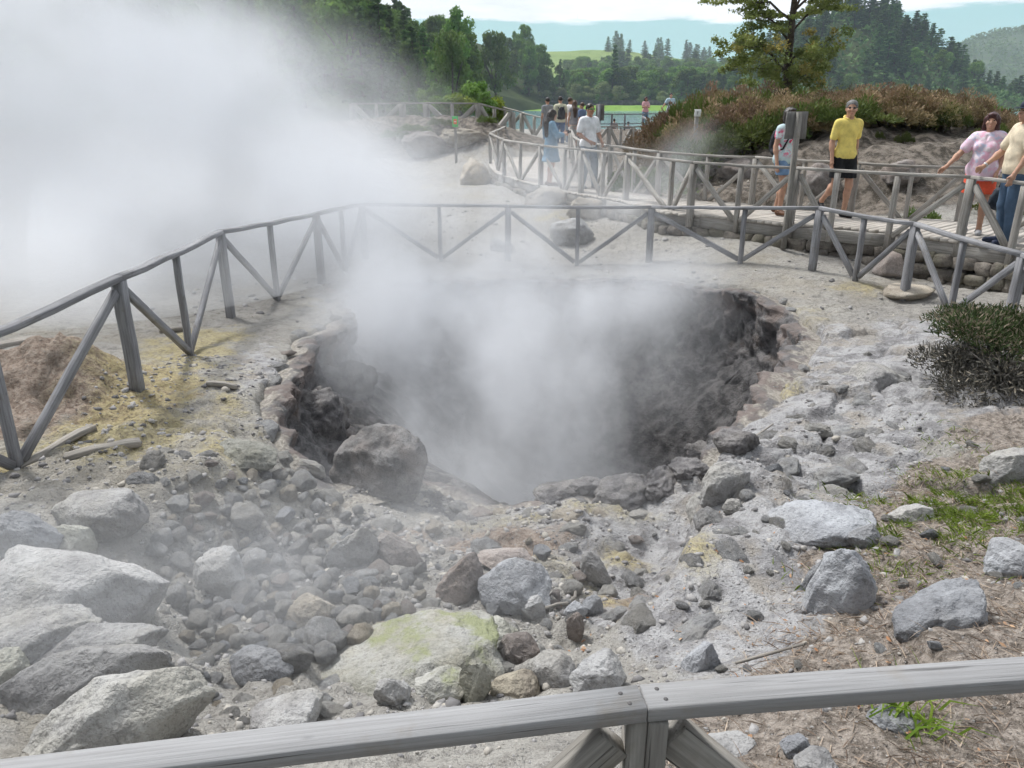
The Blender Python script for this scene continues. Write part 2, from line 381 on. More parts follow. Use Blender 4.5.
# what the ground is made of, place by place
x, y = XX.ravel(), YY.ravel(); dd = rim_dist(x, y)
n1 = fbm(x * .8, y * .8, 1.1, 5); n2 = fbm(x * 2.7, y * 2.7, 7.1, 5); n3 = fbm(x * 6, y * 6, 3.1, 4)
def blob(px, py, z, rx, ry): 
    c = PZ(px, py, z); return np.exp(-(((x - c[0]) / rx) ** 2 + ((y - c[1]) / ry) ** 2))
sulf = np.zeros(len(x))
for b in [(165,390,-2.4,.6,1.0,1.3),(195,345,-2.42,.5,.9,1.3),(150,440,-2.4,.7,.6,1.2),(215,460,-2.45,.5,.4,.8),(450,520,-3.1,.5,.25,.5),(560,560,-2.95,.5,.35,.6),(540,520,-3.1,.5,.2,.6),(60,460,-2.4,.6,.35,.9),(215,415,-2.43,.3,.7,.7),(30,470,-2.4,.4,.2,.9),
          (600,512,-3.06,.5,.14,.9),(620,545,-3.0,.35,.35,.75),(600,590,-2.9,.3,.25,.6),(800,320,-2.53,.5,.5,.6),(860,300,-2.5,.6,.5,.55),(690,590,-2.6,.16,.5,.8),
          (330,305,-2.6,.7,.7,.6),(450,190,-2.3,2.5,1.0,.55),(560,225,-2.4,1.2,.5,.7),(680,250,-2.5,1.2,.5,.5),(330,185,-2.3,3,2,.4),(780,390,-2.6,.2,.5,.8)]:
    sulf = np.maximum(sulf, b[5] * blob(*b[:5]))
sulf = np.clip(sulf * (1 + 1.3 * n2) - .12, 0, 1)
wet = np.clip(sstep(-.02, .35, dd + .25 * n2) , 0, 1)
wet = np.maximum(wet, .75 * np.clip(blob(420,500,-3.15,.75,.5) * (1.2 + 1.4 * n2), 0, 1))
wet = np.maximum(wet, .62 * np.clip(blob(280,570,-2.75,.85,.95) * (1.1 + 1.1 * n2), 0, 1))
lit = sstep(-.12, .28, x - (.74 + .72 * (y - 2.3)) + .45 * n1) * sstep(4.8, 3.8, y - .55 * (x - 1.4) + .8 * n1)
lit = np.maximum(lit, .75 * sstep(2.0, 1.4, y + .3 * n1) * sstep(-.8, .2, x))
lit = np.clip(lit * (1 + .8 * n2 + .7 * n1), 0, 1)
pale = np.clip(sstep(.15, .8, x + .25 * (y - 3.5)) * sstep(9.5, 8.0, y) * sstep(1.9, 2.7, y) * (1 + 1.2 * n1), 0, 1)
pale = np.maximum(pale, .8 * np.clip(blob(230,380,-2.45,.5,1.6) * (1 + 1.5 * n2), 0, 1))
red = np.clip(np.exp(-(((x - MOUNDS[0][0]) / .95) ** 2 + ((y - MOUNDS[0][1]) / .85) ** 2)) * 1.5 * (1 + .8 * n3), 0, 1)
for b in [(480,545,-3.05,.8,.35,.9),(640,600,-2.85,.4,.5,.6),(560,540,-3.05,.5,.3,.5),(460,174,-2.2,.8,.7,.9)]: red = np.maximum(red, np.clip(b[5] * blob(*b[:5]) * (1 + 1.2 * n2), 0, 1))
earth = sstep(13.0, 14.5, y) * sstep(2.2, 3.6, x) + sstep(28.2, 29.0, y + .4 * n1) * sstep(33.5, 31, y) * sstep(3, 0, x)
earth = np.clip(earth, 0, 1)
green = sstep(31, 36, y + 2 * n1) * sstep(1.5, -1.0, x) + sstep(46, 75, y) * sstep(0, 5, np.abs(x - 8) - 14)
green = np.clip(green, 0, 1)

def ground_mat():
    t = NT('ground_earth'); p = t.pos()
    a = t.noise(p, 1.1, 6, .6); b = t.noise(p, 5.5, 6, .65); c = t.noise(p, 26, 5, .65); d = t.noise(p, 95, 4, .6)
    def mask(m, amp=.9, lo=.35, hi=.65):
        w = t.math('ADD', t.math('MULTIPLY', t.math('SUBTRACT', t.math('ADD', t.math('MULTIPLY', b, .5), t.math('MULTIPLY', c, .5)), .5), amp), t.attr(m))
        return t.ramp(w, lo, hi)
    col = t.mix(t.ramp(a, .35, .65), (.405, .388, .355), (.33, .315, .292))
    col = t.mix(t.ramp(b, .5, .68, 0, .6), col, (.255, .24, .215))
    e = t.noise(p, 11.5, 6, .7); col = t.mix(t.ramp(e, .49, .64, 0, .6), col, (.185, .176, .165)); col = t.mix(t.ramp(t.noise(p, .7, 5, .65), .52, .66, 0, .45), col, (.335, .30, .235))
    col = t.mix(mask('pale'), col, t.mix(t.ramp(t.noise(p, 2.2, 5, .65), .5, .64, 0, .75), t.mix(t.ramp(b, .36, .6), (.23, .225, .23), (.44, .435, .44)), (.36, .325, .28)))
    col = t.mix(mask('lit'), col, t.mix(t.ramp(c, .36, .62), (.14, .115, .095), (.345, .30, .26)))
    col = t.mix(mask('red'), col, t.mix(t.ramp(c, .35, .62), (.24, .175, .135), (.36, .30, .25)))
    col = t.mix(t.math('MULTIPLY', mask('sulf', 1.5, .15, .9), .72), col, t.mix(t.ramp(c, .35, .6), (.30, .245, .12), (.46, .39, .19)))
    col = t.mix(mask('earth'), col, t.mix(t.ramp(b, .38, .62), (.06, .05, .038), (.25, .215, .18)))
    col = t.mix(mask('green', .5), col, t.mix(t.ramp(b, .35, .62), (.05, .07, .02), (.10, .13, .035)))
    col = t.mix(mask('wet', 1.2), col, t.mix(t.ramp(b, .38, .64), (.055, .054, .056), (.20, .19, .188)))
    # grit: small light and dark stones
    vo = t.n('TexVoronoi', {'Vector': p, 'Scale': 42.0})
    g = t.ramp(vo.outputs['Distance'], .16, .30, 1, 0)
    pick = t.ramp(vo.outputs['Color'], .5, .9)
    col = t.mix(t.math('MULTIPLY', t.math('MULTIPLY', g, pick), .55), col, (.36, .355, .35))
    col = t.mix(t.ramp(d, .56, .72, 0, .5), col, (.12, .105, .09))
    col = t.mix(t.ramp(d, .44, .30, 0, .35), col, (.55, .53, .50))
    col = t.mix(t.ramp(c, .46, .30, 0, .5), col, (.15, .135, .118))
    h = t.math('ADD', t.math('MULTIPLY', c, .6), t.math('ADD', t.math('MULTIPLY', d, .25), t.math('MULTIPLY', t.math('MULTIPLY', g, pick), .35)))
    n = t.bump(h, 1.0, .05, t.bump(b, .8, .10))
    rg = t.ramp(t.attr('wet'), .2, 1, .95, .62)
    t.principled(col, rg, n, .25); return t.m
M_GROUND = ground_mat()
att = dict(wet=wet, sulf=sulf, lit=lit, pale=pale, red=red, earth=earth, green=green)
o = link('ground', make_mesh('ground', np.stack([x, y, ZZ.ravel()], 1), _F, M_GROUND, att, True)); tag(o, kind='structure')

# the pit's own wall: a rough overhanging skin round the rim
def pit_wall():
    n = len(RIM); T = 74
    so = np.array([-.34, -.16, .0, .09, .10, .04, .07, .18, .42, .8]); sq = np.linspace(0, 1, len(so)) ** .95
    tt = np.linspace(0, 1, T); V = np.zeros((T, n, 3)); zb = base(RIM[:, 0], RIM[:, 1])
    inn = RIM + RN * .6; zf = np.minimum(zfloor(inn[:, 0], inn[:, 1]), zb - .12); dz = zb - zf
    zz = np.array([-.14, -.06, -.022, -.06, -.16, -.38, -.6, -.82, -1.05, -1.6])
    for k, t in enumerate(tt):
        o = np.interp(t, sq, so); q = np.interp(t, sq, zz)
        e = np.stack([RIM[:, 0] + RN[:, 0] * o, RIM[:, 1] + RN[:, 1] * o], 1)
        z = zb + np.where(q > -.1, q, q * np.maximum(dz, .1)) if True else 0
        z = np.where(q > -.1, zb + q * np.minimum(dz * 1.5, 1), zb + q * dz)
        w = float(sstep(.0, .3, t)) * np.clip(dz, .25, 1)
        px, py, pz = e[:, 0] * 1.0, e[:, 1] * 1.0, z
        l1 = fbm(px * 1.6, py * 1.6, pz * 1.9, 3); l2 = ridged(px * 3.4, py * 3.4, pz * 3.8 + 9, 5); l3 = fbm(px * 11, py * 11, pz * 11, 3)
        dsp = w * (.20 * l1 + .15 * l2 + .03 * l3)
        V[k, :, 0] = e[:, 0] + RN[:, 0] * dsp; V[k, :, 1] = e[:, 1] + RN[:, 1] * dsp; V[k, :, 2] = z + (.03 + .05 * w) * l2 * (t > .05) + .05 * w * l1
    idx = np.arange(T * n).reshape(T, n); j = np.roll(idx, -1, 1)
    Fq = np.stack([idx[:-1], idx[1:], j[1:], j[:-1]], -1).reshape(-1, 4)
    P = V.reshape(-1, 3); tcol = np.repeat(tt, n)
    t = NT('pit_wall_mud'); p = t.pos(); a = t.noise(p, 1.6, 5, .6); b = t.noise(p, 7, 6, .65); c = t.noise(p, 34, 5, .6)
    col = t.mix(t.ramp(b, .36, .64), (.045, .044, .046), (.145, .138, .138))
    col = t.mix(t.ramp(a, .52, .66, 0, .55), col, (.15, .115, .095))
    col = t.mix(t.ramp(c, .55, .7, 0, .4), col, (.21, .205, .205))
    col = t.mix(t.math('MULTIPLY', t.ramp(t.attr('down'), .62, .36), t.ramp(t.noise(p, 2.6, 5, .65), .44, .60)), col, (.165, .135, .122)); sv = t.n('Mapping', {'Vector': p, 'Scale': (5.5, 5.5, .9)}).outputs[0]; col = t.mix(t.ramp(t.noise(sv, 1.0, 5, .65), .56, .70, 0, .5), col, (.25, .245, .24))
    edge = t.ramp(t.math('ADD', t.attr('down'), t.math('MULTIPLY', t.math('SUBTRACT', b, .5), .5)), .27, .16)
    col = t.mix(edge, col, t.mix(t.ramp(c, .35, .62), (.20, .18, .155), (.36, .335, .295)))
    h = t.math('ADD', t.math('MULTIPLY', b, .6), t.math('MULTIPLY', c, .4))
    t.principled(col, .75, t.bump(h, .9, .05), .3)
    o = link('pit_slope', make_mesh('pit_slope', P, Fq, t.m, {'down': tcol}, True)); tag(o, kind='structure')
pit_wall()
# ------------------------------------------------------------------ timber: fences and boardwalk
M_WOOD_D = wood_mat('weathered_wood_damp', (.30, .30, .31), (.175, .175, .185))     # damp grey boards round the pit
M_WOOD = wood_mat('weathered_wood', (.42, .40, .37), (.25, .235, .215))
M_WOOD_F = wood_mat('weathered_wood_rail', (.375, .375, .38), (.29, .288, .29), .8, 2.6)
M_WOOD_P = wood_mat('weathered_wood_posts', (.30, .285, .26), (.17, .16, .145), .8)
M_DECK = wood_mat('weathered_decking', (.56, .52, .47), (.40, .37, .335))
M_SCREW = plain('rusty_screw', (.09, .085, .085), .5, .2)

def V3(*a): return np.array(a, float)
def part_beam(root, name, a, b, w, t, mat, up=(0, 0, 1), label=None, **k):
    m = MB(); m.beam(a, b, w, t, up, **k); o = m.build(name, mat, root)
    if label: o['label'] = label
    return o

def trestle_fence(label, tops, mat, h0=None, rail=(.095, .045), post=.085, stake=.055, brace=.05, group=None, bases=None, closed_ends=True, first='post', lean=None, braces=True, kinds=None):
    """top rail on posts; from each main post two braces fall to the feet of the thin stakes between"""
    tops = [np.asarray(p, float) for p in tops]
    root = thing('wooden_fence', tuple((tops[0][0], tops[0][1], tops[0][2] - .95)), label, 'fence', group)
    for i, (a, b) in enumerate(zip(tops[:-1], tops[1:])):
        pass
    n = len(tops); kd = kinds or [('post' if i % 2 == 0 else 'stake') for i in range(n)]
    if first == 'stake' and not kinds: kd = [('stake' if i % 2 == 0 else 'post') for i in range(n)]
    pi = [i for i in range(n) if kd[i] == 'post' or i in (0, n - 1)]
    for a_, b_ in zip(pi[:-1], pi[1:]):           # the thin stakes stand right under the rail
        for i in range(a_ + 1, b_):
            d_ = tops[b_] - tops[a_]; q_ = np.clip(((tops[i] - tops[a_])[:2] @ d_[:2]) / (d_[:2] @ d_[:2]), .1, .9); tops[i] = tops[a_] + d_ * q_ - V3(0, 0, .012)
    ft = []
    for i, p in enumerate(tops):
        zb = (gz(p[0], p[1]) - .12) if bases is None else bases[i]
        s = post if kd[i] == 'post' else stake
        top = p - V3(0, 0, rail[1] / 2 + .002); f = V3(p[0], p[1], zb); ft.append(f)
        dirv = tops[min(i+1, n-1)] - tops[max(i-1, 0)]; dirv[2] = 0; dirv /= np.linalg.norm(dirv)
        part_beam(root, 'post' if kd[i] == 'post' else 'stake', f, top, s, s, mat, up=dirv)
    # rails run from post to post
    ps = [i for i in range(n) if kd[i] == 'post' or i in (0, n - 1)]
    for a, b in zip(ps[:-1], ps[1:]):
        m = MB(); seg = [tops[k] for k in range(a, b + 1)]
        d = (seg[-1] - seg[0]); d /= np.linalg.norm(d)
        m.beam(seg[0] + d * .002, seg[-1] - d * .002, rail[0], rail[1], segs=6, bow=random.uniform(-.022, .004))
        m.build('rail', mat, root)
    if braces:
        for i in range(n):
            if kd[i] != 'post': continue
            for j in (i - 1, i + 1):
                if 0 <= j < n and kd[j] == 'stake':
                    d = tops[j] - tops[i]; L = np.linalg.norm(d[:2]); d = d / np.linalg.norm(d); side = np.cross(d, (0, 0, 1)); side /= np.linalg.norm(side)
                    sg = 1 if j > i else -1
                    o = side * (.004 + stake / 2) * 0
                    a = tops[i] + d * (post / 2 + .012) + V3(0, 0, -rail[1] / 2 - .075)
                    b = V3(ft[j][0], ft[j][1], max(ft[j][2] + .18, ft[j][2])) - d * (stake / 2 + .01) * 1.0
                    part_beam(root, 'brace', a, b, brace, brace * 1.3, mat, up=(0, 0, 1))
    return root

# fence round the pit: left run, back run and right run
pit_tops = [(-150,392,3.9,'post'),(8,326,4.75,'stake'),(118,278,6.05,'post'),(172,253,7.5,'stake'),(220,232,9.2,'post'),(274,222,10.2,'stake'),(316,214,11.4,'post'),(341,208,12.3,'stake'),(362,204,13.2,'post'),
            (439,204,13.2,'stake'),(508,206,13.15,'post'),(580,207,13.0,'stake'),(652,207,12.55,'post'),(744,206,11.55,'stake'),(820,208,10.95,'post'),(868,215,10.45,'stake'),(916,224,9.85,'post'),(971,241,9.0,'stake'),(1024,255,8.1,'post'),(1110,285,7.0,'stake')]
tp = [D(a, b, Y) for a, b, Y, k in pit_tops]
random.seed(5)
trestle_fence('grey trestle fence with one top rail running all round the steaming pit', tp, M_WOOD_D, kinds=[k for *_, k in pit_tops], rail=(.09, .045), post=.09, stake=.06, brace=.05)

# the railing at the viewer's platform
def front_rail():
    j = D(643, 705, .988); zt = -.9
    jb, jf = PZ(641.5, 685, zt), PZ(645, 709, zt)
    L0b = PZ(0, 760, zt); R0b = PZ(1024, 657, zt)
    root = thing('wooden_fence', (j[0], j[1] - .0, -1.75), 'pale weathered handrail with two boards meeting over a post, nearest the bottom edge', 'fence')
    J = jb + (jf - jb) * .46; w = .056; t = .029
    for e, nm in ((L0b, -1), (R0b, 1)):
        d = e - jb; d[2] = 0; d /= np.linalg.norm(d); nrm = V3(-d[1], d[0], 0) * (1 if nm > 0 else -1)
        c0 = J + d * .0022; c0[2] = zt - t / 2; end = c0 + d * 2.1
        m = MB(); m.beam(c0, end, w, t, ch=.002, segs=8, bow=0, rag=.25); r = m.build('rail', M_WOOD_F, root)
        m2 = MB()
        for q in (.026, .018):
            s = .013 if q == .018 else -.011
            c = c0 + d * (q + .006) + V3(-d[1], d[0], 0) * s + V3(0, 0, t / 2)
            m2 = MB(); m2.tube([c - V3(0, 0, .004), c + V3(0, 0, .0006)], [.0042, .0038], 12)
            o = m2.build('screw', M_SCREW, root)
        for k, q in ((1, 1.95),):
            f = c0 + d * q; part_beam(root, 'post', V3(f[0], f[1], gz(f[0], f[1]) - .2), V3(f[0], f[1], zt - t - .002), .08, .08, M_WOOD_P, up=d)
        # brace falling from under the joint
        a = c0 + d * .046 + V3(0, 0, -t / 2 - .05); b = a + d * .86 + V3(0, 0, -.86)
        part_beam(root, 'brace', a, b, .042, .066, M_WOOD_P, rag=.3)
    dx = V3(1, .0, 0)
    for s in (-1, 1):
        part_beam(root, 'post', V3(J[0] + s * .0165 + .006, J[1] - .002 * s, gz(J[0], J[1]) - .25), V3(J[0] + s * .0165 + .006, J[1] - .002 * s, zt - t - .002), .032, .054, M_WOOD_P, up=(0, 1, 0), ch=.002)
front_rail()

# ------------------------------------------------------------------ boardwalk
def dk(z): return z
NEAR = [(1170,196,8.5,-1.75),(1024,181,9.9,-1.755),(970,177,10.45,-1.76),(905,172,11.25,-1.765),(845,169.5,11.8,-1.77),(795,168,12.05,-1.775),(740,164,12.75,-1.78),(660,160,13.7,-1.80),(626,153.3,15.4,-1.82),(563,148,17.3,-1.84),(522,143,19.6,-1.84),(497,138,21.8,-1.85),(489,133,25,-1.85),(505,127,30.5,-1.85)]
FAR = [(1170,186,9.8,-1.75),(1075,177,10.9,-1.755),(1024,172,11.6,-1.755),(970,167.5,12.2,-1.76),(914,165,12.6,-1.765),(860,163,13.0,-1.77),(831,161.5,13.3,-1.77),(756,157,14.4,-1.78),(660,152,15.8,-1.80),(612,146,17.4,-1.82),(585,142,19.6,-1.84),(574,137.5,23,-1.85),(571,130,27,-1.85),(574,127,29.5,-1.85)]
def edge(lst, rail_h=None):
    out = []
    for px, py, Y, z in lst:
        p = D(px, py, Y); out.append((p, z))
    return out
near = edge(NEAR); far = edge(FAR)
def resamp(P, n):
    P = np.array(P); L = np.concatenate([[0], np.cumsum(np.linalg.norm(np.diff(P[:, :2], axis=0), axis=1))]); s = np.linspace(0, L[-1], n)
    return np.stack([np.interp(s, L, P[:, k]) for k in range(3)], 1)
def smooth_open(P, it=3):
    P = np.array(P, float)
    for _ in range(it): P[1:-1] = .5 * P[1:-1] + .25 * (P[:-2] + P[2:])
    return P
NE = smooth_open(resamp([(p[0], p[1], z) for p, z in near], 190), 6); FE = smooth_open(resamp([(p[0], p[1], z) for p, z in far], 190), 6)
def deck_z(x, y):
    i = np.argmin((NE[:, 0] - x) ** 2 + (NE[:, 1] - y) ** 2); return NE[i, 2]
def boardwalk():
    root = bpy.data.objects.new('boardwalk', None); COL.objects.link(root); root.location = tuple(NE[60]); root['kind'] = 'structure'
    m = MB(); random.seed(3)
    for i in range(len(NE) - 1):
        a0, a1, b0, b1 = NE[i].copy(), NE[i+1].copy(), FE[i].copy(), FE[i+1].copy()
        g = .035; A0 = a0 + (a1 - a0) * g; A1 = a1 - (a1 - a0) * g; B0 = b0 + (b1 - b0) * g; B1 = b1 - (b1 - b0) * g
        ov = random.uniform(.02, .07)
        for q in (0,):
            da = (A0 - B0); da[2] = 0; da /= np.linalg.norm(da)
        A0 += da * ov; A1 += da * ov; B0 -= da * .06; B1 -= da * .06
        dz = random.uniform(-.004, .004); t = .045
        V = [A0, A1, B1, B0]; V = [v + V3(0, 0, dz) for v in V] + [v + V3(0, 0, dz - t) for v in V]
        off = random.random() * 60; L = np.linalg.norm(A0 - B0); w = np.linalg.norm(A1 - A0)
        bc = [(off, 0, off), (off + w, 0, off), (off + w, 0, off + L), (off, 0, off + L), (off, t, off), (off + w, t, off), (off + w, t, off + L), (off, t, off + L)]
        m.add(V, [[0, 3, 2, 1][::-1] if False else [0, 1, 2, 3], [4, 7, 6, 5], [0, 4, 5, 1], [1, 5, 6, 2], [2, 6, 7, 3], [3, 7, 4, 0]], bc)
    o = m.build('decking', M_DECK, root)
    for E, s in ((NE, 1), (FE, -1)):
        m = MB()
        for i in range(0, len(E) - 13, 12):
            d = E[i + 12] - E[i]; d /= np.linalg.norm(d)
            m.beam(E[i] + V3(0, 0, -.135) + d * .004, E[i + 12] + V3(0, 0, -.135) - d * .004, .06, .17)
        m.build('edge_beam', M_WOOD, root)
boardwalk()

def rail_fence(label, lst, rail_dz=None, mat=M_WOOD, group=None, base_off=-.22, **k):
    tops = []; bases = []; kinds = []
    for i, it in enumerate(lst):
        p = D(*it[:3]); tops.append(p); bases.append(it[3]); kinds.append(it[4])
    return trestle_fence(label, tops, mat, bases=bases, kinds=kinds, group=group, **k)
random.seed(9)
rail_fence('weathered handrail fence along the near edge of the boardwalk', [(1180,199,8.4,-1.97,'post'),(1080,188,9.2,-1.97,'stake'),(1030,181,9.85,-1.97,'stake'),(972,177.2,10.42,-1.98,'post'),(905.5,172,11.25,-1.98,'stake'),(845,169.5,11.8,-1.98,'stake'),(797,168,12.05,-1.99,'post'),
    (744,164.5,12.7,-2.0,'stake'),(694,162.5,13.2,-2.0,'post'),(660,160,13.75,-2.02,'stake'),(628,154,15.4,-2.02,'post'),(605,151.5,16.1,-2.02,'stake'),(582,149.5,16.75,-2.04,'post'),(562,147.8,17.4,-2.04,'stake'),(541,145.5,18.5,-2.05,'post'),(519,142.5,19.8,-2.05,'stake'),(504,140,21,-2.05,'post'),(494.5,137,22.6,-2.05,'stake'),(490,133.5,25,-2.05,'post'),(494,130,27.6,-2.05,'stake'),(505,126.6,30.3,-2.05,'post')], rail=(.08,.04), post=.095, stake=.07, brace=.056)
rail_fence('weathered handrail fence along the far edge of the boardwalk, against the earth bank', [(1100,179.5,10.6,-1.98,'post'),(1024,172,11.6,-1.98,'stake'),(968,167.5,12.2,-1.98,'post'),(914,165.2,12.6,-1.99,'stake'),(858,163,13.0,-1.99,'post'),(806,160,13.7,-2.0,'stake'),(756,157.2,14.4,-2.0,'post'),(706,154.6,15.0,-2.0,'stake'),(660,152,15.8,-2.02,'post'),(632,149,16.6,-2.02,'stake'),
    (611,146,17.5,-2.04,'post'),(596,144,18.6,-2.04,'stake'),(585,142,19.7,-2.05,'post'),(577.5,139.5,21.6,-2.05,'stake'),(574,137,23.2,-2.05,'post'),(571.5,133,25.4,-2.05,'stake'),(571,130,27.2,-2.05,'post')], rail=(.085,.04), post=.085, stake=.065, brace=.052)
rail_fence('low wooden fence on the sand before the lake, right of the boardwalk end', [(571,126.2,29.6,-2.0,'post'),(590,126.3,29.9,-1.9,'stake'),(609,126.6,30.2,-1.9,'post'),(621,126.8,30.4,-1.85,'stake'),(633,127,30.6,-1.85,'post'),(646,126.2,30.8,-1.85,'stake'),(658,124.5,31,-1.85,'post')], rail=(.09,.05), post=.14, stake=.09, brace=.08)
rail_fence('wooden trestle fence on top of the eroded earth bank, by the light green bushes', [(352,103.5,33.0,-1.25,'post'),(376,103.3,32.5,-1.2,'stake'),(402,103,32.0,-1.2,'post'),(426,102.8,31.6,-1.15,'post'),(452,103,31.3,-1.15,'stake'),(478,103.5,31.0,-1.15,'post'),(496,107.5,31.5,-1.3,'stake'),(512,111.5,32.2,-1.5,'post')], rail=(.10,.055), post=.20, stake=.10, brace=.13)
rail_fence('wooden fence with sloping rails at the lake end of the boardwalk', [(489,103.2,38.0,-1.5,'post'),(505,106.5,37.0,-1.55,'stake'),(522,112.5,36.0,-1.6,'post'),(535,116,35.5,-1.6,'stake'),(546,118.5,35,-1.7,'post'),(556,121.5,34.2,-1.8,'stake'),(566,124.5,33.5,-1.8,'post')], rail=(.10,.05), post=.15, stake=.10, brace=.09)
# railing right at the water
def lake_rail():
    pts = [(596,114.2,44.5),(612,114.2,45),(625,114.2,45.5),(643,114,46),(659.5,113.6,46.5),(676,113.6,47)]
    P = [D(*p) for p in pts]; root = thing('lake_railing', (P[0][0], P[0][1], -1.45), 'thin dark railing at the edge of the lake', 'railing')
    for p in P: part_beam(root, 'post', V3(p[0], p[1], gz(p[0], p[1]) - .1), p - V3(0, 0, .03), .09, .09, M_WOOD_D, up=(1, 0, 0))
    for dz in (0, -.5):
        for a, b in zip(P[:-1], P[1:]):
            if dz == 0: part_beam(root, 'rail', a + V3(.01, 0, dz), b + V3(-.01, 0, dz), .06, .055, M_WOOD_D)
            else: part_beam(root, 'rail', a + V3(.06, 0, dz), b + V3(-.06, 0, dz), .05, .05, M_WOOD_D)
    a = D(643, 117, 44.5); b = D(657.5, 125.5, 38); part_beam(root, 'handrail', a, b, .09, .09, M_WOOD_D)
lake_rail()

# ------------------------------------------------------------------ signs
def board_sign(label, px, py_top, Y, board_w, board_h, post_w, zbase, mat_b, mat_p, rz=0.0, post_up=0.0, name='sign_post', bt=.03):
    p = D(px, py_top, Y); root = thing(name, (p[0], p[1], zbase), label, 'sign')
    root.rotation_euler = (0, 0, rz); H = p[2] - zbase
    m = MB(); m.beam((0, 0, -.15), (0, 0, H - post_up), post_w, post_w, up=(0, 1, 0)); me = m.build('post', mat_p); me.parent = root
    m = MB(); m.beam((0, -post_w / 2 - bt / 2 - .002, H - board_h), (0, -post_w / 2 - bt / 2 - .002, H), board_w, bt, up=(0, 1, 0)); b = m.build('board', mat_b); b.parent = root
    return root, b, H
M_GREYB = wood_mat('grey_sign_board', (.20, .19, .18), (.13, .125, .12), .3)
M_WHITE = plain('white_sign_paint', (.78, .77, .75), .5, .06)
M_GREEN = plain('green_sign_paint', (.06, .50, .12), .5, .06)
M_ORANGE = plain('orange_sign_paint', (.80, .16, .04), .5, .06)
M_INK = plain('dark_sign_ink', (.08, .07, .08), .6, .05)
# tall grey board on the boardwalk edge, its back to the viewer
r_, b_, H_ = board_sign('tall post with a grey board seen from behind, hiding the backpacker', 799.5, 111.5, 11.9, .32, .38, .07, -1.99, M_GREYB, M_WOOD_P, rz=math.radians(186), post_up=.01)
r_, b_, H_ = board_sign('small grey board on a dark post between the lake and the man in white', 599.5, 104, 27.5, .30, .52, .09, -2.0, M_GREYB, M_WOOD_D, rz=math.radians(150))
# small white plate with a figure 1
r_, b_, H_ = board_sign('pale post with a small white number plate before the heather bank', 697.3, 109.4, 17.8, .135, .145, .075, -1.75, M_WHITE, M_WOOD)
def txt(s, size, mat, parent, loc, name='lettering'):
    cu = bpy.data.curves.new(name, 'FONT'); cu.body = s; cu.size = size; cu.align_x = 'CENTER'; cu.align_y = 'CENTER'; cu.extrude = .002
    o = bpy.data.objects.new(name, cu); COL.objects.link(o); dg = bpy.context.evaluated_depsgraph_get(); dg.update()
    me = bpy.data.meshes.new_from_object(o.evaluated_get(dg)); bpy.data.objects.remove(o); me.materials.clear(); me.materials.append(mat)
    o = bpy.data.objects.new(name, me); COL.objects.link(o); o.parent = parent; o.location = loc; o.rotation_euler = (math.pi / 2, 0, 0); return o
txt('1', .10, M_INK, r_, (0, -.0375 - .03 - .006, H_ - .072), 'numeral')
# green and orange notice on a brown post at the foot of the bank
r_, b_, H_ = board_sign('green notice with an orange panel on a thin post by the eroded bank', 455.2, 116.2, 27.2, .19, .34, .085, -2.05, M_GREEN, M_WOOD_P)
m = MB(); m.beam((0, -.0425 - .03 - .007, H_ - .25), (0, -.0425 - .03 - .007, H_ - .09), .11, .006, up=(0, 1, 0), ch=.001); q = m.build('orange_panel', M_ORANGE); q.parent = r_
m = MB(); m.beam((0, -.0425 - .03 - .013, H_ - .185), (0, -.0425 - .03 - .013, H_ - .155), .07, .004, up=(0, 1, 0), ch=.001); q = m.build('pale_stripe', M_WHITE); q.parent = r_

# planks lying on the ground at the left
M_PLANK = wood_mat('old_plank', (.36, .335, .30), (.20, .185, .165))
def plank(label, a, b, za, zb, w, t):
    A = PZ(*a, za); B = PZ(*b, zb); A[2] = gz(A[0], A[1]) + t * .35; B[2] = gz(B[0], B[1]) + t * .45
    m = MB(); m.beam(A, B, w, t, segs=5, ch=.006, bow=.01)
    o = m.build('plank', M_PLANK, None); o['label'] = label; o['category'] = 'plank'; return o
plank('short weathered plank lying loose on yellow ground, nearer the rocks', (66,465), (142,450), -2.38, -2.38, .085, .05)
plank('weathered plank pointing in under the fence brace, behind the other short plank', (20,472), (95,437), -2.38, -2.38, .07, .045)
plank('long pale board lying behind the brown spoil mound', (-60,372), (38,343), -2.36, -2.36, .16, .06)
plank('thin dark piece of timber lying on the grey ledge', (208,398), (238,395), -2.43, -2.43, .05, .04)
plank('small rail end lying by the foot of a thin fence stake', (160,335), (186,331), -2.43, -2.43, .07, .05)
# bent branch by the grey boulder in the hollow
def branch(label, pts, rad):
    P = []
    for px, py, z in pts: p = PZ(px, py, z); p[2] = gz(p[0], p[1]) + .03; P.append(p)
    m = MB(); m.tube(P, rad, 7); o = m.build('branch', M_PLANK, None, True); o['label'] = label; o['category'] = 'branch'
branch('bent pale branch curving round small stones right of the grey boulder', [(543,614,-2.85),(556,609,-2.86),(567,601,-2.87),(575,592,-2.88),(576,583,-2.89),(573,577,-2.9)], [.010,.011,.012,.011,.009,.006])
branch('pale stick resting on the loose stones left of the mossy boulder', [(265,612,-2.72),(285,605,-2.74),(305,601,-2.76)], [.012,.010,.006])
branch('thin dark twig lying across the grey bank right of the pit', [(700,480,-2.7),(735,462,-2.68),(770,448,-2.64)], [.010,.012,.007])
branch('dry forked stick on the brown litter right of the handrail joint', [(735,668,-2.2),(760,663,-2.2),(800,668,-2.18)], [.006,.008,.005])
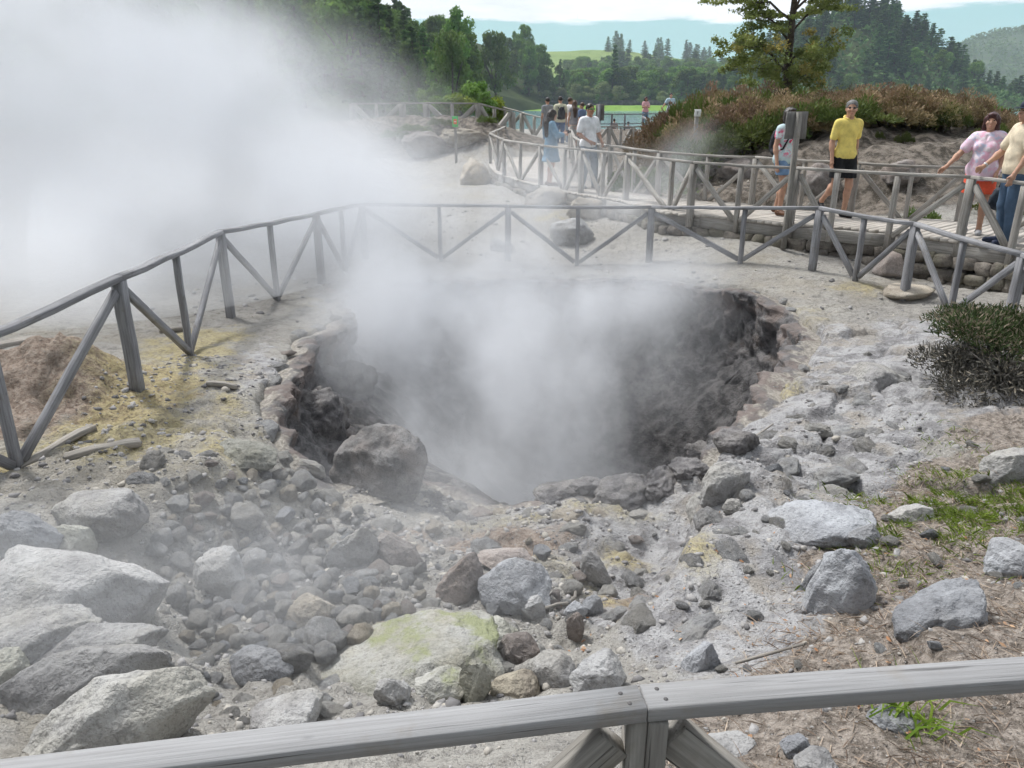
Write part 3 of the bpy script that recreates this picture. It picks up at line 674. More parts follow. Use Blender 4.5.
# ------------------------------------------------------------------ stones
def ico(sub):
    bm = bmesh.new(); bmesh.ops.create_icosphere(bm, subdivisions=sub, radius=1)
    V = np.array([v.co[:] for v in bm.verts]); Fq = np.array([[v.index for v in f.verts] for f in bm.faces]); bm.free(); return V, Fq
_ICO = {k: ico(k) for k in (1, 2, 4, 5, 6)}
def rock_shape(seed, sub=4, cuts=9, rough=.06, scale=(1, 1, .7), lumps=.18):
    rs = np.random.RandomState(seed); V, Fq = _ICO[sub]; V = V.copy()
    o = rs.uniform(0, 90, 3)
    V *= (1 + lumps * fbm(V[:, 0] * 1.1 + o[0], V[:, 1] * 1.1 + o[1], V[:, 2] * 1.1 + o[2], 3))[:, None]
    for c in range(cuts):
        n = rs.normal(size=3); n /= np.linalg.norm(n); d = rs.uniform(.52, .86)
        q = V @ n - d; s = np.where(q > 0, q, 0); V -= n[None] * (s * .92)[:, None]
    nn = V / np.linalg.norm(V, axis=1)[:, None]; rough = rough * 1.35
    if sub >= 4:
        V += nn * (.05 * perlin(V[:, 0] * 2.3 + o[0], V[:, 1] * 2.3 + o[1], V[:, 2] * 2.3 + o[2]))[:, None]
        for c in range(16):            # chipped faces
            n = rs.normal(size=3); n /= np.linalg.norm(n); p = V @ n; d = np.quantile(p, rs.uniform(.90, .985)); V -= n[None] * (np.maximum(p - d, 0) * .9)[:, None]
        st = rs.normal(size=3); st /= np.linalg.norm(st); q = V @ st * 5 + .6 * fbm(V[:, 0] * 2, V[:, 1] * 2, V[:, 2] * 2 + o[0], 3); V += nn * (.022 * (np.abs((q % 1) - .5) * 2 - .5))[:, None]
    V += nn * (rough * fbm(V[:, 0] * 3 + o[1], V[:, 1] * 3 + o[2], V[:, 2] * 3 + o[0], 5) + rough * .7 * ridged(V[:, 0] * 4 + o[2], V[:, 1] * 4, V[:, 2] * 4 + o[0], 5))[:, None]
    return V * np.array(scale), Fq
GREYPALE = rock_mat('pale_grey_stone', (.365, .36, .355), (.225, .22, .22), (.33, .315, .28), .5)
GREY = rock_mat('grey_stone', (.43, .43, .43), (.27, .268, .27), (.38, .365, .34), .5)
BLUEGR = rock_mat('blue_grey_stone', (.36, .37, .39), (.225, .23, .245), (.33, .325, .32), .4)
MOSSY = rock_mat('mossy_stone', (.365, .36, .34), (.25, .245, .21), (.36, .33, .25), .6, moss=(.235, .255, .125))
LICHEN = rock_mat('lichen_stone', (.365, .36, .35), (.225, .22, .215), (.33, .315, .27), .6, moss=(.30, .30, .215))
YGREEN = rock_mat('yellow_green_stone', (.38, .378, .34), (.235, .23, .20), (.38, .37, .29), .6)
OCHRE = rock_mat('ochre_stone', (.36, .325, .26), (.19, .165, .14), (.38, .35, .27), .6)
PINK = rock_mat('pinkish_stone', (.38, .345, .325), (.25, .22, .205), (.35, .29, .255), .6)
BROWN = rock_mat('brown_grey_stone', (.29, .265, .25), (.165, .145, .135), (.25, .20, .17), .6)
DARK = rock_mat('dark_mud_stone', (.24, .235, .232), (.10, .098, .098), (.23, .205, .19), .6, 1.6)
SLAG = rock_mat('dark_crust', (.23, .22, .218), (.085, .082, .085), (.25, .235, .22), .5, 1.8)
BEIGE = rock_mat('beige_stone', (.46, .42, .36), (.30, .265, .22), (.42, .36, .28), .5)

def boulder(label, px, py, wpx, hpx, mat, seed, deep=1.0, tilt=(0, 0, 0), cuts=9, rough=.06, lumps=.18, sink=.28, z=None, cat='boulder', name='boulder', sub=5, Y=None, flat=1.0):
    """px,py = middle of the stone in the view; wpx,hpx its visible size"""
    if Y is None:
        zz = -2.4
        for _ in range(8): p = PZ(px, py + hpx * .30, zz); zz = gz(p[0], p[1]) if z is None else z
        p = PZ(px, py + hpx * .30, zz)
    else:
        p = D(px, py + hpx * .3, Y); p[2] = gz(p[0], p[1]) if z is None else z
    dist = np.linalg.norm(p); sx = wpx / F * dist * .5
    r = ray(px, py); el = -r[2] / np.linalg.norm(r)          # looking down by this much
    sy = sx * deep
    hz = hpx / F * dist
    sz = max(math.sqrt(max(hz ** 2 - (2 * sy * el) ** 2 * .75, (hz * .45) ** 2)) / math.sqrt(1 - el ** 2), .2 * sx) * .5 * flat
    V, Fq = rock_shape(seed, sub, cuts, rough, (sx * 1.08, sy * 1.08, sz * 1.2), lumps)
    V = V @ np.array(Euler(tilt).to_matrix()).T
    me = make_mesh(name, V, Fq, mat, None, True)
    o = link(name, me, None, (p[0], p[1], p[2] + sz * (1 - 2 * sink) * .9)); tag(o, label, cat)
    BLD.append((p[0], p[1], max(sx, sy))); return o
BLD = []
T = math.radians
# left foreground
boulder('flat-topped pale grey block with a greenish side, nearest the short plank', 100,508,88,52,GREYPALE,11,.75,(T(6),T(-4),T(-20)),12)
boulder('elongated grey stone leaning up at the left edge, below the fence foot', 24,537,58,46,BLUEGR,12,.6,(0,T(-28),T(20)),8)
boulder('squarish yellow-green stone between the leaning stone and the flat block', 66,541,48,42,YGREEN,13,.8,(0,0,T(30)),12)
boulder('large pale rounded slab with a shaded right side, at the left edge', 68,590,165,88,GREYPALE,14,.75,(T(8),T(4),T(-8)),7,.05)
boulder('narrow pale ledge stone just below the large rounded slab', 28,636,105,42,GREYPALE,15,.6,(T(5),T(-8),T(10)),10)
boulder('pale diagonal slab, uppermost of the three parallel slabs', 85,652,120,54,GREYPALE,16,.55,(T(12),T(-14),T(24)),12)
boulder('long pale diagonal slab, middle of the three parallel slabs', 92,684,165,68,GREYPALE,17,.42,(T(14),T(-16),T(26)),12,.045)
boulder('long pale slab with mossy right end, lowest of the three parallel slabs', 112,722,190,86,LICHEN,18,.45,(T(14),T(-16),T(26)),12,.045)
boulder('small round stone at the left edge beside the slabs', 8,672,36,34,YGREEN,19,.9)
boulder('large mossy boulder with a yellow-green cap behind the handrail', 424,642,172,84,MOSSY,20,.8,(T(6),T(-10),T(12)),8,.07)
boulder('smooth pale grey boulder with a rounded top in the hollow', 519,580,76,52,BLUEGR,21,.8,(0,0,T(15)),9,.04)
boulder('flat brown-grey slab leaning beside the smooth pale boulder', 466,577,60,46,BROWN,22,.7,(T(12),T(-22),T(30)),13)
boulder('pinkish stone behind the smooth pale boulder', 503,556,62,26,PINK,23,.6,(0,T(6),0),10)
boulder('dark reddish slab lying in the hollow left of the pinkish stone', 398,551,62,30,BROWN,24,.5,(0,T(18),T(-20)),13)
boulder('big dark rounded boulder crusted with mud at the lip of the pit', 382,464,80,66,DARK,25,.95,(0,T(-12),0),2,.10,.12,sink=.22)
boulder('pale stone with a green stain at the top of the loose heap', 248,453,58,30,YGREEN,26,.7,(0,T(8),T(10)),11)
boulder('blocky grey stone in the middle of the loose heap', 217,571,56,48,GREY,27,.8,(T(10),0,T(30)),13)
boulder('tilted pale stone at the right end of the loose heap', 352,549,42,48,GREYPALE,28,.6,(0,T(35),T(10)),10)
boulder('rounded bluish stone alone on the brown floor below the heap', 265,661,52,38,BLUEGR,29,.8,(0,0,0),7,.04)
boulder('rounded beige stone half sunk in the lower right of the heap', 312,612,44,34,BEIGE,30,.8)
boulder('grey slab just behind the handrail at lower left', 285,715,78,40,GREYPALE,31,.7,(T(5),T(-6),T(10)),10)
boulder('white-grey angular stone behind the handrail, left of its joint', 556,671,58,46,GREYPALE,32,.8,(T(8),T(12),T(-30)),13,.04)
boulder('ochre and yellow stained stone against the handrail', 516,686,48,32,OCHRE,33,.8,(0,T(-12),0),11)
boulder('dark green-grey stone under the mossy boulder, by the handrail', 443,687,54,38,MOSSY,34,.8,(0,0,0),9)
boulder('roundish stone left of the dark green-grey stone', 394,690,36,30,GREY,35,.9)
boulder('greenish stone right of the dark green-grey stone', 474,684,30,40,YGREEN,36,.8,(0,T(12),0),11)
boulder('pale olive boulder right of the large mossy boulder', 492,639,56,44,YGREEN,37,.8,(0,0,0),7)
boulder('brown-grey stone between the olive boulder and the white-grey one', 520,650,44,34,BROWN,38,.8)
boulder('grey stone wedged left of the handrail joint', 600,672,56,42,GREY,39,.8,(0,T(8),T(40)),11)
boulder('upright grey stone on the yellow floor right of the smooth boulder', 594,570,34,34,GREY,40,.7,(0,T(-25),0),11)
boulder('small blue-grey stone, left of the pair inside the bent branch', 574,610,22,18,BLUEGR,41,.9)
boulder('small blue-grey stone, right of the pair inside the bent branch', 592,606,24,20,BLUEGR,42,.9)
boulder('small dark stone standing below the bent branch', 575,628,18,30,BROWN,43,.8)
boulder('grey stone touching the front of the smooth boulder', 532,608,22,24,GREY,44,.8)
# right bank
boulder('big upright blue-grey slab set in the brown litter', 838,577,66,86,BLUEGR,50,.8,(T(6),T(4),T(15)),13,.06,.15,sink=.42)
boulder('narrow dark stone tight against the left of the big upright slab', 812,578,22,40,BLUEGR,51,.7,(0,T(10),0),12)
boulder('long wedge-shaped blue-grey rock breaking out of the litter', 930,608,124,74,BLUEGR,52,.5,(T(6),T(-16),T(32)),14,.06,sink=.46)
boulder('speckled grey stone right of the handrail joint', 700,657,34,38,BLUEGR,53,.85,(0,T(10),0),11,sink=.4)
boulder('flat pale outcrop sunk in the grey bank', 822,507,100,58,BLUEGR,54,.85,(T(4),0,T(20)),14,.05,.15,sink=.5,flat=.7)
boulder('pale stone above the green grass patch', 911,512,42,24,GREYPALE,55,.8,(0,0,T(10)),11,sink=.4)
boulder('small tilted stone between the flat outcrop and the upright slab', 868,536,34,24,BLUEGR,56,.7,(0,T(20),0),12,sink=.4)
boulder('pale slab at the right edge above the grass patch', 1012,463,60,38,GREYPALE,57,.7,(0,T(-12),T(20)),12,sink=.4)
boulder('grey stone at the right edge below the grass patch', 1008,552,52,38,BLUEGR,58,.8,(0,T(-8),0),12,sink=.4)
boulder('broad pale hump on the bank between pit and heather bush', 880,375,64,34,GREYPALE,59,.8,(0,0,0),11,.07,sink=.45)
boulder('diagonal grey slab at the right end of the pit lip', 722,482,66,40,GREYPALE,60,.5,(T(8),T(-28),T(30)),11,.07)
boulder('grey stone behind the handrail near the foreground grass tuft', 893,718,42,22,BLUEGR,61,.8,sink=.4)
boulder('flat pale stone below the handrail, right of the brace', 733,744,56,16,GREYPALE,62,.7,sink=.4)
boulder('angular stone below the handrail, left of the pair near the bottom edge', 798,746,28,22,BLUEGR,63,.8,sink=.4)
boulder('pale stone at the bottom edge, right of the angular one', 816,760,46,26,GREYPALE,64,.8,sink=.4)
boulder('small pale stone beside the litter slope, below the flat outcrop', 733,507,22,16,GREYPALE,65,.8)
# dark crust lumps along the front lip of the pit
for k, (px, py, w, h, dsc) in enumerate([(562,491,60,22,'low dark crust lump at the left end of the pit lip'),(586,488,34,20,'dark pointed crust lump with a shaded face on the pit lip'),(622,490,66,30,'knobbly dark crust lump in the middle of the pit lip'),
      (660,484,48,30,'rounded dark crust lump right of the knobbly one on the pit lip'),(690,472,54,26,'dark crust lump at the right end of the pit lip, by the grey slab'),(700,455,40,24,'dark lump clinging to the inner right wall of the pit'),(735,440,46,26,'grey lump on the inner right wall below the rim')]):
    boulder(dsc, px, py, w, h, SLAG, 70 + k, .7, (0, T(-8 + 5 * k), T(20 * k)), 4, .13, .28, sink=.22, z=[-3.14, -3.12, -3.10, -3.08, -2.99, None, None][k], cat='crust lump', name='crust_lump')
boulder('crusty dark outcrop below the left rim of the pit', 312,420,64,70,SLAG,80,.7,(0,T(12),T(20)),4,.17,.35,z=-3.25,sink=.3,name='rock_outcrop',cat='outcrop')
boulder('rough dark outcrop under the overhanging left rim', 338,378,76,50,SLAG,81,.7,(0,T(-8),T(50)),3,.18,.4,z=-3.3,sink=.35,name='rock_outcrop',cat='outcrop')
# by the boardwalk and out on the plain
boulder('pale craggy boulder at the bend of the boardwalk', 474,177,32,30,BEIGE,90,.8,(0,0,0),8,.1,Y=22.2,sink=.2,sub=4)
boulder('pale rock under the near edge of the boardwalk, below the woman in blue', 545,197,40,22,BEIGE,91,.8,(0,T(-14),0),12,.12,Y=17.0,sink=.25,sub=4)
boulder('pale rock under the boardwalk, below the man in white', 586,207,36,24,BEIGE,92,.8,(0,T(10),0),10,.12,Y=16,sink=.25,sub=4)
boulder('grey boulder in the steam behind the fence', 570,238,42,30,GREY,93,.9,(0,0,0),7,.11,Y=14.2,sink=.25,sub=4)
boulder('low grey stone in the steam left of the grey boulder', 500,245,30,14,GREY,94,.9,Y=13.9,sub=4)
boulder('pinkish rock at the foot of the boardwalk wall', 889,264,30,26,PINK,95,.9,(0,0,0),7,.06,Y=10.8,sub=4)
boulder('flat pale rock behind the fence at the right', 908,291,46,16,BEIGE,96,.9,(0,0,0),6,.05,Y=10.0,sub=4)
boulder('pale slab far out on the plain, in the thin steam', 340,166,36,10,BEIGE,97,.7,Y=26,sub=4)
boulder('dark low stone far out on the plain, left of the pale slab', 313,164,22,9,BROWN,98,.8,Y=26.5,sub=4)
boulder('pale rounded rock at the foot of the bank behind the boardwalk', 672,214,34,14,BEIGE,99,.8,Y=16.4,sub=4)
boulder('craggy earth-coloured rock in the bank behind the backpacker', 815,186,36,30,BROWN,100,.8,(0,0,0),7,.12,Y=15.0,sink=.3,sub=4)
boulder('pale weathered rock in the bank left of the sign post', 742,172,40,20,BROWN,101,.8,(0,0,0),7,.12,Y=16.6,sink=.35,sub=4)
boulder('brownish rock in the bank below the heather, right of the man in yellow', 900,186,38,20,BROWN,102,.8,(0,0,0),7,.12,Y=14.6,sink=.35,sub=4)
boulder('pale undercut crag under the fence on the eroded bank', 462,131,52,20,BEIGE,103,.6,(0,0,0),9,.13,Y=29.2,sink=.3,sub=5)
boulder('brown undercut crag on the eroded bank, left of the notice', 428,140,48,26,BROWN,104,.6,(0,0,0),9,.13,Y=29.0,sink=.3,sub=5)

# the heap of loose stones on the left: nine shapes, many copies
DUSTY = rock_mat('dusty_stone', (.43, .42, .40), (.29, .28, .265), (.40, .38, .345), .6)
random.seed(21)
HEAPM = [GREY, DUSTY, BLUEGR, GREY, DUSTY, PINK, BEIGE, GREY, GREYPALE]
PROTO = [make_mesh('loose_stone', *[(lambda vf: (vf[0], vf[1]))(rock_shape(200 + k, 4, 13, .055, (1, .82, .70), .22))[i] for i in (0, 1)], HEAPM[k], None, True) for k in range(9)]
def inside(poly, px, py):
    c = False; j = len(poly) - 1
    for i in range(len(poly)):
        if (poly[i][1] > py) != (poly[j][1] > py) and px < (poly[j][0] - poly[i][0]) * (py - poly[i][1]) / (poly[j][1] - poly[i][1]) + poly[i][0]: c = not c
        j = i
    return c
placed = []
def scatter(poly, n, smin, smax, label, cat, group, ztop=0.0, tries=9000, over=.54, protos=PROTO, avoid=.75):
    cnt = 0; xs = [p[0] for p in poly]; ys = [p[1] for p in poly]
    for _ in range(tries):
        if cnt >= n: break
        px, py = random.uniform(min(xs), max(xs)), random.uniform(min(ys), max(ys))
        if not inside(poly, px, py): continue
        zz = -2.6
        for _k in range(3): p = PZ(px, py, zz); zz = float(base(p[0], p[1]))
        p = PZ(px, py, zz); s = (smin * (smax / smin) ** (random.random() ** 1.5)) * .5
        if any((p[0] - a) ** 2 + (p[1] - b) ** 2 < ((s + c) * over) ** 2 for a, b, c in placed): continue
        if any((p[0] - a) ** 2 + (p[1] - b) ** 2 < (c * avoid) ** 2 for a, b, c in BLD): continue
        placed.append((p[0], p[1], s)); cnt += 1
        o = bpy.data.objects.new('loose_stone', protos[random.randrange(len(protos))]); COL.objects.link(o)
        o.location = (p[0], p[1], gz(p[0], p[1]) + s * .22 + ztop * random.random()); o.scale = (s * random.uniform(.9, 1.3), s * random.uniform(.85, 1.1), s * random.uniform(.8, 1.15))
        o.rotation_euler = (random.uniform(-.5, .5), random.uniform(-.5, .5), random.uniform(0, 6.28)); tag(o, label, cat, group)
    return cnt
heap = [(185,478),(260,466),(330,500),(392,540),(430,590),(400,640),(340,670),(250,690),(190,650),(170,590),(150,540)]
k1 = scatter(heap, 215, .085, .25, 'loose rounded grey stone in the heap spilling down left of the pit', 'stone', 'loose stones in the heap left of the pit', .03)
k2 = scatter([(190,640),(460,690),(620,690),(560,640),(640,600),(560,530),(430,520),(400,600),(330,680),(180,720),(150,690)], 45, .07, .2, 'loose stone scattered on the hollow floor below the heap', 'stone', 'loose stones on the hollow floor', 0)
k3 = scatter([(650,520),(1000,430),(1020,600),(960,680),(700,690),(640,640)], 40, .05, .13, 'small blue-grey stone lying on the dry litter of the right bank', 'stone', 'small stones on the right bank', 0, protos=[PROTO[0], PROTO[2], PROTO[1]])
BUR = [make_mesh('buried_stone', *rock_shape(300 + k, 5, 12, .07, (1, .8, .6), .2), [DUSTY, GREYPALE, PINK, DUSTY, BEIGE, GREY][k], None, True) for k in range(6)]
def buried(poly, n, smin, smax, label, group, over, protos):
    before = set(COL.objects.keys()); c = scatter(poly, n, smin, smax, label, 'stone', group, 0, protos=protos, over=over, avoid=.7)
    for k in set(COL.objects.keys()) - before: o = COL.objects[k]; o.name = 'buried_stone'; o.location.z -= o.scale[0] * .42
    return c
k4 = buried([(350,500),(640,500),(690,560),(640,640),(560,640),(520,690),(380,690),(420,600),(390,540)], 46, .16, .42, 'dusty half-buried stone in the floor of the hollow in front of the pit', 'half-buried stones in the hollow', .60, BUR)
k5 = buried([(150,455),(290,460),(330,500),(160,500),(120,470)], 14, .12, .30, 'dusty half-buried stone at the top of the heap left of the pit', 'half-buried stones above the heap', .6, BUR)
k6 = buried([(700,500),(760,440),(860,345),(930,400),(860,470),(790,560),(700,640),(650,640)], 42, .14, .46, 'pale half-buried rock breaking the crust of the bank right of the pit', 'half-buried rocks on the right bank', .66, [BUR[1], BUR[3], BUR[5]])
k7 = buried([(150,620),(340,680),(330,740),(210,740),(190,660)], 14, .10, .26, 'dusty half-buried stone behind the handrail at lower left', 'half-buried stones at lower left', .6, BUR)
RIMB = []
for k in range(46):            # broken crust along the rim
    i = int((k + random.uniform(-.3, .3)) / 46 * len(RIM)) % len(RIM); q = RIM[i] - RN[i] * random.uniform(-.10, .22); s = random.uniform(.05, .15)
    if q[1] < 6.4 and -1.6 < q[0] < 2.0: continue
    o = bpy.data.objects.new('crust_block', random.choice(BUR[:4] + [PROTO[0]])); COL.objects.link(o); zq = float(base(q[0], q[1])); o.location = (q[0], q[1], zq - s * .1); o.scale = (s * random.uniform(.9, 1.6), s, s * random.uniform(.6, 1.0)); o.rotation_euler = (random.uniform(-.4, .4), random.uniform(-.4, .4), random.uniform(0, 6.28))
    tag(o, 'broken block of pale crust along the rim of the pit', 'crust block', 'crust blocks along the rim')
print('stones', k1, k2, k3, k4, k5, k6, k7)

# gravel: far too many to count
def gravel():
    rs = np.random.RandomState(4); V0, F0 = _ICO[1]; Vs = []; Fs = []; n = 0; tv = []
    zones = [((-3.4, -.2, 2.2, 7.5), 5600, .008, .036), ((-.4, 3.2, 2.0, 8.5), 4600, .007, .032), ((-4.5, 6, 9, 20), 1700, .02, .06), ((-1.2, .6, 3.6, 6.2), 1500, .008, .04), ((.2, 3.0, .9, 3.2), 1500, .004, .016)]
    for (x0, x1, y0, y1), k, s0, s1 in zones:
        xx = rs.uniform(x0, x1, k); yy = rs.uniform(y0, y1, k); keep = rim_dist(xx, yy) < -.06
        den = fbm(xx * 1.3, yy * 1.3, 5.5, 3) + rs.uniform(-.5, .5, k) > -.2
        xx, yy = xx[keep & den], yy[keep & den]; zz = ground_z(xx, yy); ss = s0 * (s1 / s0) ** (rs.uniform(0, 1, len(xx)) ** 2.6)
        for a, b, c, s in zip(xx, yy, zz, ss):
            R = np.array(Euler(rs.uniform(0, 6, 3)).to_matrix()); v = (V0 * (1 + .35 * rs.uniform(-1, 1, (len(V0), 1))) * s * rs.uniform(.6, 1.2, 3)) @ R.T
            v[:, 2] *= .75; Vs.append(v + (a, b, c - s * .02)); Fs.append(F0 + n); n += len(V0); tv.append(np.full(len(V0), rs.uniform()))
    t = NT('gravel_stone'); tt = t.attr('tint'); nz = t.noise(t.pos(), 70, 3)
    col = t.mix(t.ramp(tt, 0, .5), (.16, .155, .155), (.34, .33, .325)); col = t.mix(t.ramp(tt, .6, 1), col, (.42, .39, .34)); col = t.mix(t.ramp(nz, .5, .7, 0, .5), col, (.14, .135, .135))
    t.principled(col, .95, t.bump(nz, .5, .006), .2)
    o = link('gravel', make_mesh('gravel', np.concatenate(Vs), np.concatenate(Fs), t.m, {'tint': np.concatenate(tv)}, False)); tag(o, kind='stuff')
gravel()

# stone wall carrying the boardwalk
def stone_wall():
    rs = np.random.RandomState(8); Vs = []; Fs = []; n = 0; V0, F0 = _ICO[2]
    P = NE[8:150]
    root = thing('stone_wall', tuple((P[40][0], P[40][1], P[40][2] - .6)), 'rough dry stone wall under the near edge of the boardwalk', 'wall')
    L = np.concatenate([[0], np.cumsum(np.linalg.norm(np.diff(P[:, :2], axis=0), axis=1))])
    row = 0
    for zoff in (-.30, -.46, -.62, -.78):
        s = rs.uniform(0, .2)
        while s < L[-1] - .2:
            w = rs.uniform(.14, .34); q = s + w / 2; x = np.interp(q, L, P[:, 0]); y = np.interp(q, L, P[:, 1]); z = np.interp(q, L, P[:, 2]) + zoff + rs.uniform(-.02, .02)
            x2 = np.interp(q + .1, L, P[:, 0]); y2 = np.interp(q + .1, L, P[:, 1]); d = np.array([x2 - x, y2 - y]); d /= np.linalg.norm(d); nn = np.array([d[1], -d[0]])
            if nn[1] > 0 and abs(d[0]) > .2: nn = -nn
            if z < gz(x + nn[0] * -.3, y - nn[1] * .3) - .14 and z < gz(x + nn[0] * .15, y + nn[1] * .15) - .12: s += w; continue
            v = np.sign(V0) * np.abs(V0) ** .42; v = v * (1 + .13 * rs.uniform(-1, 1, (len(V0), 1)))
            v = v * (w * .54, .13 * rs.uniform(.8, 1.25), .092 * rs.uniform(.85, 1.15))
            a = rs.uniform(-.12, .12); v[:, [0, 2]] = v[:, [0, 2]] @ np.array([[math.cos(a), math.sin(a)], [-math.sin(a), math.cos(a)]])
            X = x + v[:, 0] * d[0] - v[:, 1] * nn[0] - nn[0] * .02; Yy = y + v[:, 0] * d[1] - v[:, 1] * nn[1] - nn[1] * .02
            Vs.append(np.stack([X, Yy, z + v[:, 2]], 1) - np.array(root.location)); Fs.append(F0 + n); n += len(V0); s += w
    t = rock_mat('wall_stone', (.22, .198, .172), (.095, .085, .075), (.15, .145, .10), .5, 1.2)
    link('stones', make_mesh('stones', np.concatenate(Vs), np.concatenate(Fs), t, None, True), root)
    # dark earth core behind the stones
    m = MB()
    for i in range(0, len(P) - 6, 6):
        a, b = P[i], P[i + 6]; c0 = FE[8 + i] - a; c0[2] = 0; c0 /= np.linalg.norm(c0)
        m.beam(a + c0 * .22 + V3(0, 0, -.62), b + c0 * .22 + V3(0, 0, -.62), .2, .78, ch=.001)
    m.build('earth_core', plain('dark_earth', (.08, .068, .055), .95, .3), root)
stone_wall()
# ------------------------------------------------------------------ lake, hills, trees, heather
def water():
    t = NT('lake_water'); p = t.pos()
    v = t.n('Mapping', {'Vector': p, 'Scale': (.6, .25, 1)}).outputs[0]
    nz = t.noise(v, 1.6, 4, .6)
    t.principled((.17, .31, .34), .12, t.bump(nz, .25, .12), .5, **{'IOR': 1.33})
    V = [(-120, 49, -4), (900, 49, -4), (1500, 900, -4), (-300, 900, -4)]
    o = link('lake', make_mesh('lake', V, np.array([[0, 1, 2, 3]]), t.m)); tag(o, kind='structure')
water()

def grass_hill_mat(name, c0, c1, c2, sc=.02):
    t = NT(name); p = t.pos(); a = t.noise(p, sc, 5, .6); b = t.noise(p, sc * 9, 5, .65)
    col = t.mix(t.ramp(a, .38, .6), c0, c1); col = t.mix(t.ramp(b, .5, .66, 0, .6), col, c2)
    t.principled(col, .95, t.bump(b, .4, .4), .1); return t.m
def patch(name, x0, x1, y0, y1, nx, ny, fn, mat):
    xs = np.linspace(x0, x1, nx); ys = np.linspace(y0, y1, ny); X, Y = np.meshgrid(xs, ys); Z = fn(X, Y)
    i = np.arange(nx * ny).reshape(ny, nx); Fq = np.stack([i[:-1, :-1], i[:-1, 1:], i[1:, 1:], i[1:, :-1]], -1).reshape(-1, 4)
    o = link(name, make_mesh(name, np.stack([X.ravel(), Y.ravel(), Z.ravel()], 1), Fq, mat, None, True)); tag(o, kind='structure'); return o
def h_left(x, y):
    n = fbm(x * .02, y * .02, 3.1, 3)
    z = -3.2 + .27 * np.maximum(0, -x + 4 + .05 * (y - 130)) * sstep(85, 170, y) + 2.0 * n * sstep(90, 140, y)
    z = z + (17 * sstep(52, -12, x) + 1.2) * sstep(328, 385, y); xs = -2.5 - .016 * y + (58 + .03 * y) * sstep(322, 340, y)
    sh = sstep(0, 12, xs - x)      # drops to the lake on the right
    return -7 + (z + 7) * sh * sstep(58, 78, y)
def h_right(x, y):
    n = fbm(x * .018, y * .018, 9.1, 3)
    cx = 150 + .44 * (y - 350)
    a = 33 * np.exp(-((x - cx) / 44) ** 2) * np.exp(-((y - 372) / 62) ** 2) + 14 * np.exp(-((x - cx + 42) / 34) ** 2) * np.exp(-((y - 385) / 60) ** 2)
    return -6.5 + np.where(a > .2, a, a) * (1 + .12 * n) + 2.2 * sstep(300, 320, y) * sstep(95, 110, x - .44 * (y - 350)) 
def h_back(x, y):
    n = fbm(x * .006, y * .006, 5.1, 4)
    z = 1.0 + 16 * sstep(380, 600, y) + 25 * sstep(620, 980, y) * (1 + .25 * n) + 5 * n * sstep(370, 460, y)
    z = z + 13 * np.exp(-((x - 75) / 95) ** 2) * sstep(820, 1000, y)
    return -6.5 + (z * sstep(270, 150, x - .18 * (y - 400)) + 2.5 + 1) * sstep(340, 366, y + 6 * fbm(x * .02, 1.0, 2.0, 3)) - 40 * sstep(1050, 1400, y)
def h_far(x, y):
    return -8 + 104 * np.exp(-((x - .60 * y) / 210) ** 2) * np.exp(-((y - 1350) / 260) ** 2) * (1 + .15 * fbm(x * .005, y * .005, 1.1, 3))
G1 = grass_hill_mat('wooded_floor', (.035, .05, .018), (.055, .075, .025), (.03, .04, .015), .05)
patch('hill', -190, 75, 56, 470, 100, 150, h_left, G1)
patch('hill', 40, 330, 290, 480, 70, 60, h_right, G1)
patch('meadow', -500, 900, 336, 1400, 110, 90, h_back, grass_hill_mat('meadow_grass', (.135, .205, .045), (.19, .255, .07), (.10, .15, .04), .012))
patch('hill', 250, 1700, 900, 1900, 70, 60, h_far, grass_hill_mat('far_wooded_hill', (.045, .075, .04), (.07, .10, .045), (.03, .05, .025), .02))

# ---- leaves
def cards(P, N, size, rs, aspect=1.0, bend=.25, jitter=.9):
    """one small two-sided leaf spray (a bent quad pair) per point"""
    n = len(P); r = rs.normal(size=(n, 3)); N = N + r * jitter; N /= np.linalg.norm(N, axis=1)[:, None] + 1e-9
    a = np.cross(N, rs.normal(size=(n, 3))); a /= np.linalg.norm(a, axis=1)[:, None] + 1e-9; b = np.cross(N, a)
    s = np.asarray(size)[:, None] * rs.uniform(.6, 1.3, (n, 1)); A = a * s; B = b * s * aspect
    V = np.stack([P - A - B * .35, P - B * .5 + N * s * bend, P + A * .9 - B * .3, P + A * .55 + B * .6, P + B * .8 - N * s * bend * .6, P - A * .7 + B * .5], 1).reshape(-1, 3)
    i = np.arange(n)[:, None] * 6; return V, np.concatenate([i + np.array([[0, 1, 4, 5]]), i + np.array([[1, 2, 3, 4]])])
def tri_cards(P, N, size, rs, jitter=.9):
    n = len(P); N = N + rs.normal(size=(n, 3)) * jitter; N /= np.linalg.norm(N, axis=1)[:, None] + 1e-9
    a = np.cross(N, rs.normal(size=(n, 3))); a /= np.linalg.norm(a, axis=1)[:, None] + 1e-9; b = np.cross(N, a)
    s = np.asarray(size)[:, None] * rs.uniform(.6, 1.4, (n, 1))
    V = np.stack([P - a * s, P + a * s * .7 - b * s * .6, P + b * s], 1).reshape(-1, 3)
    return V, np.arange(n * 3).reshape(n, 3)

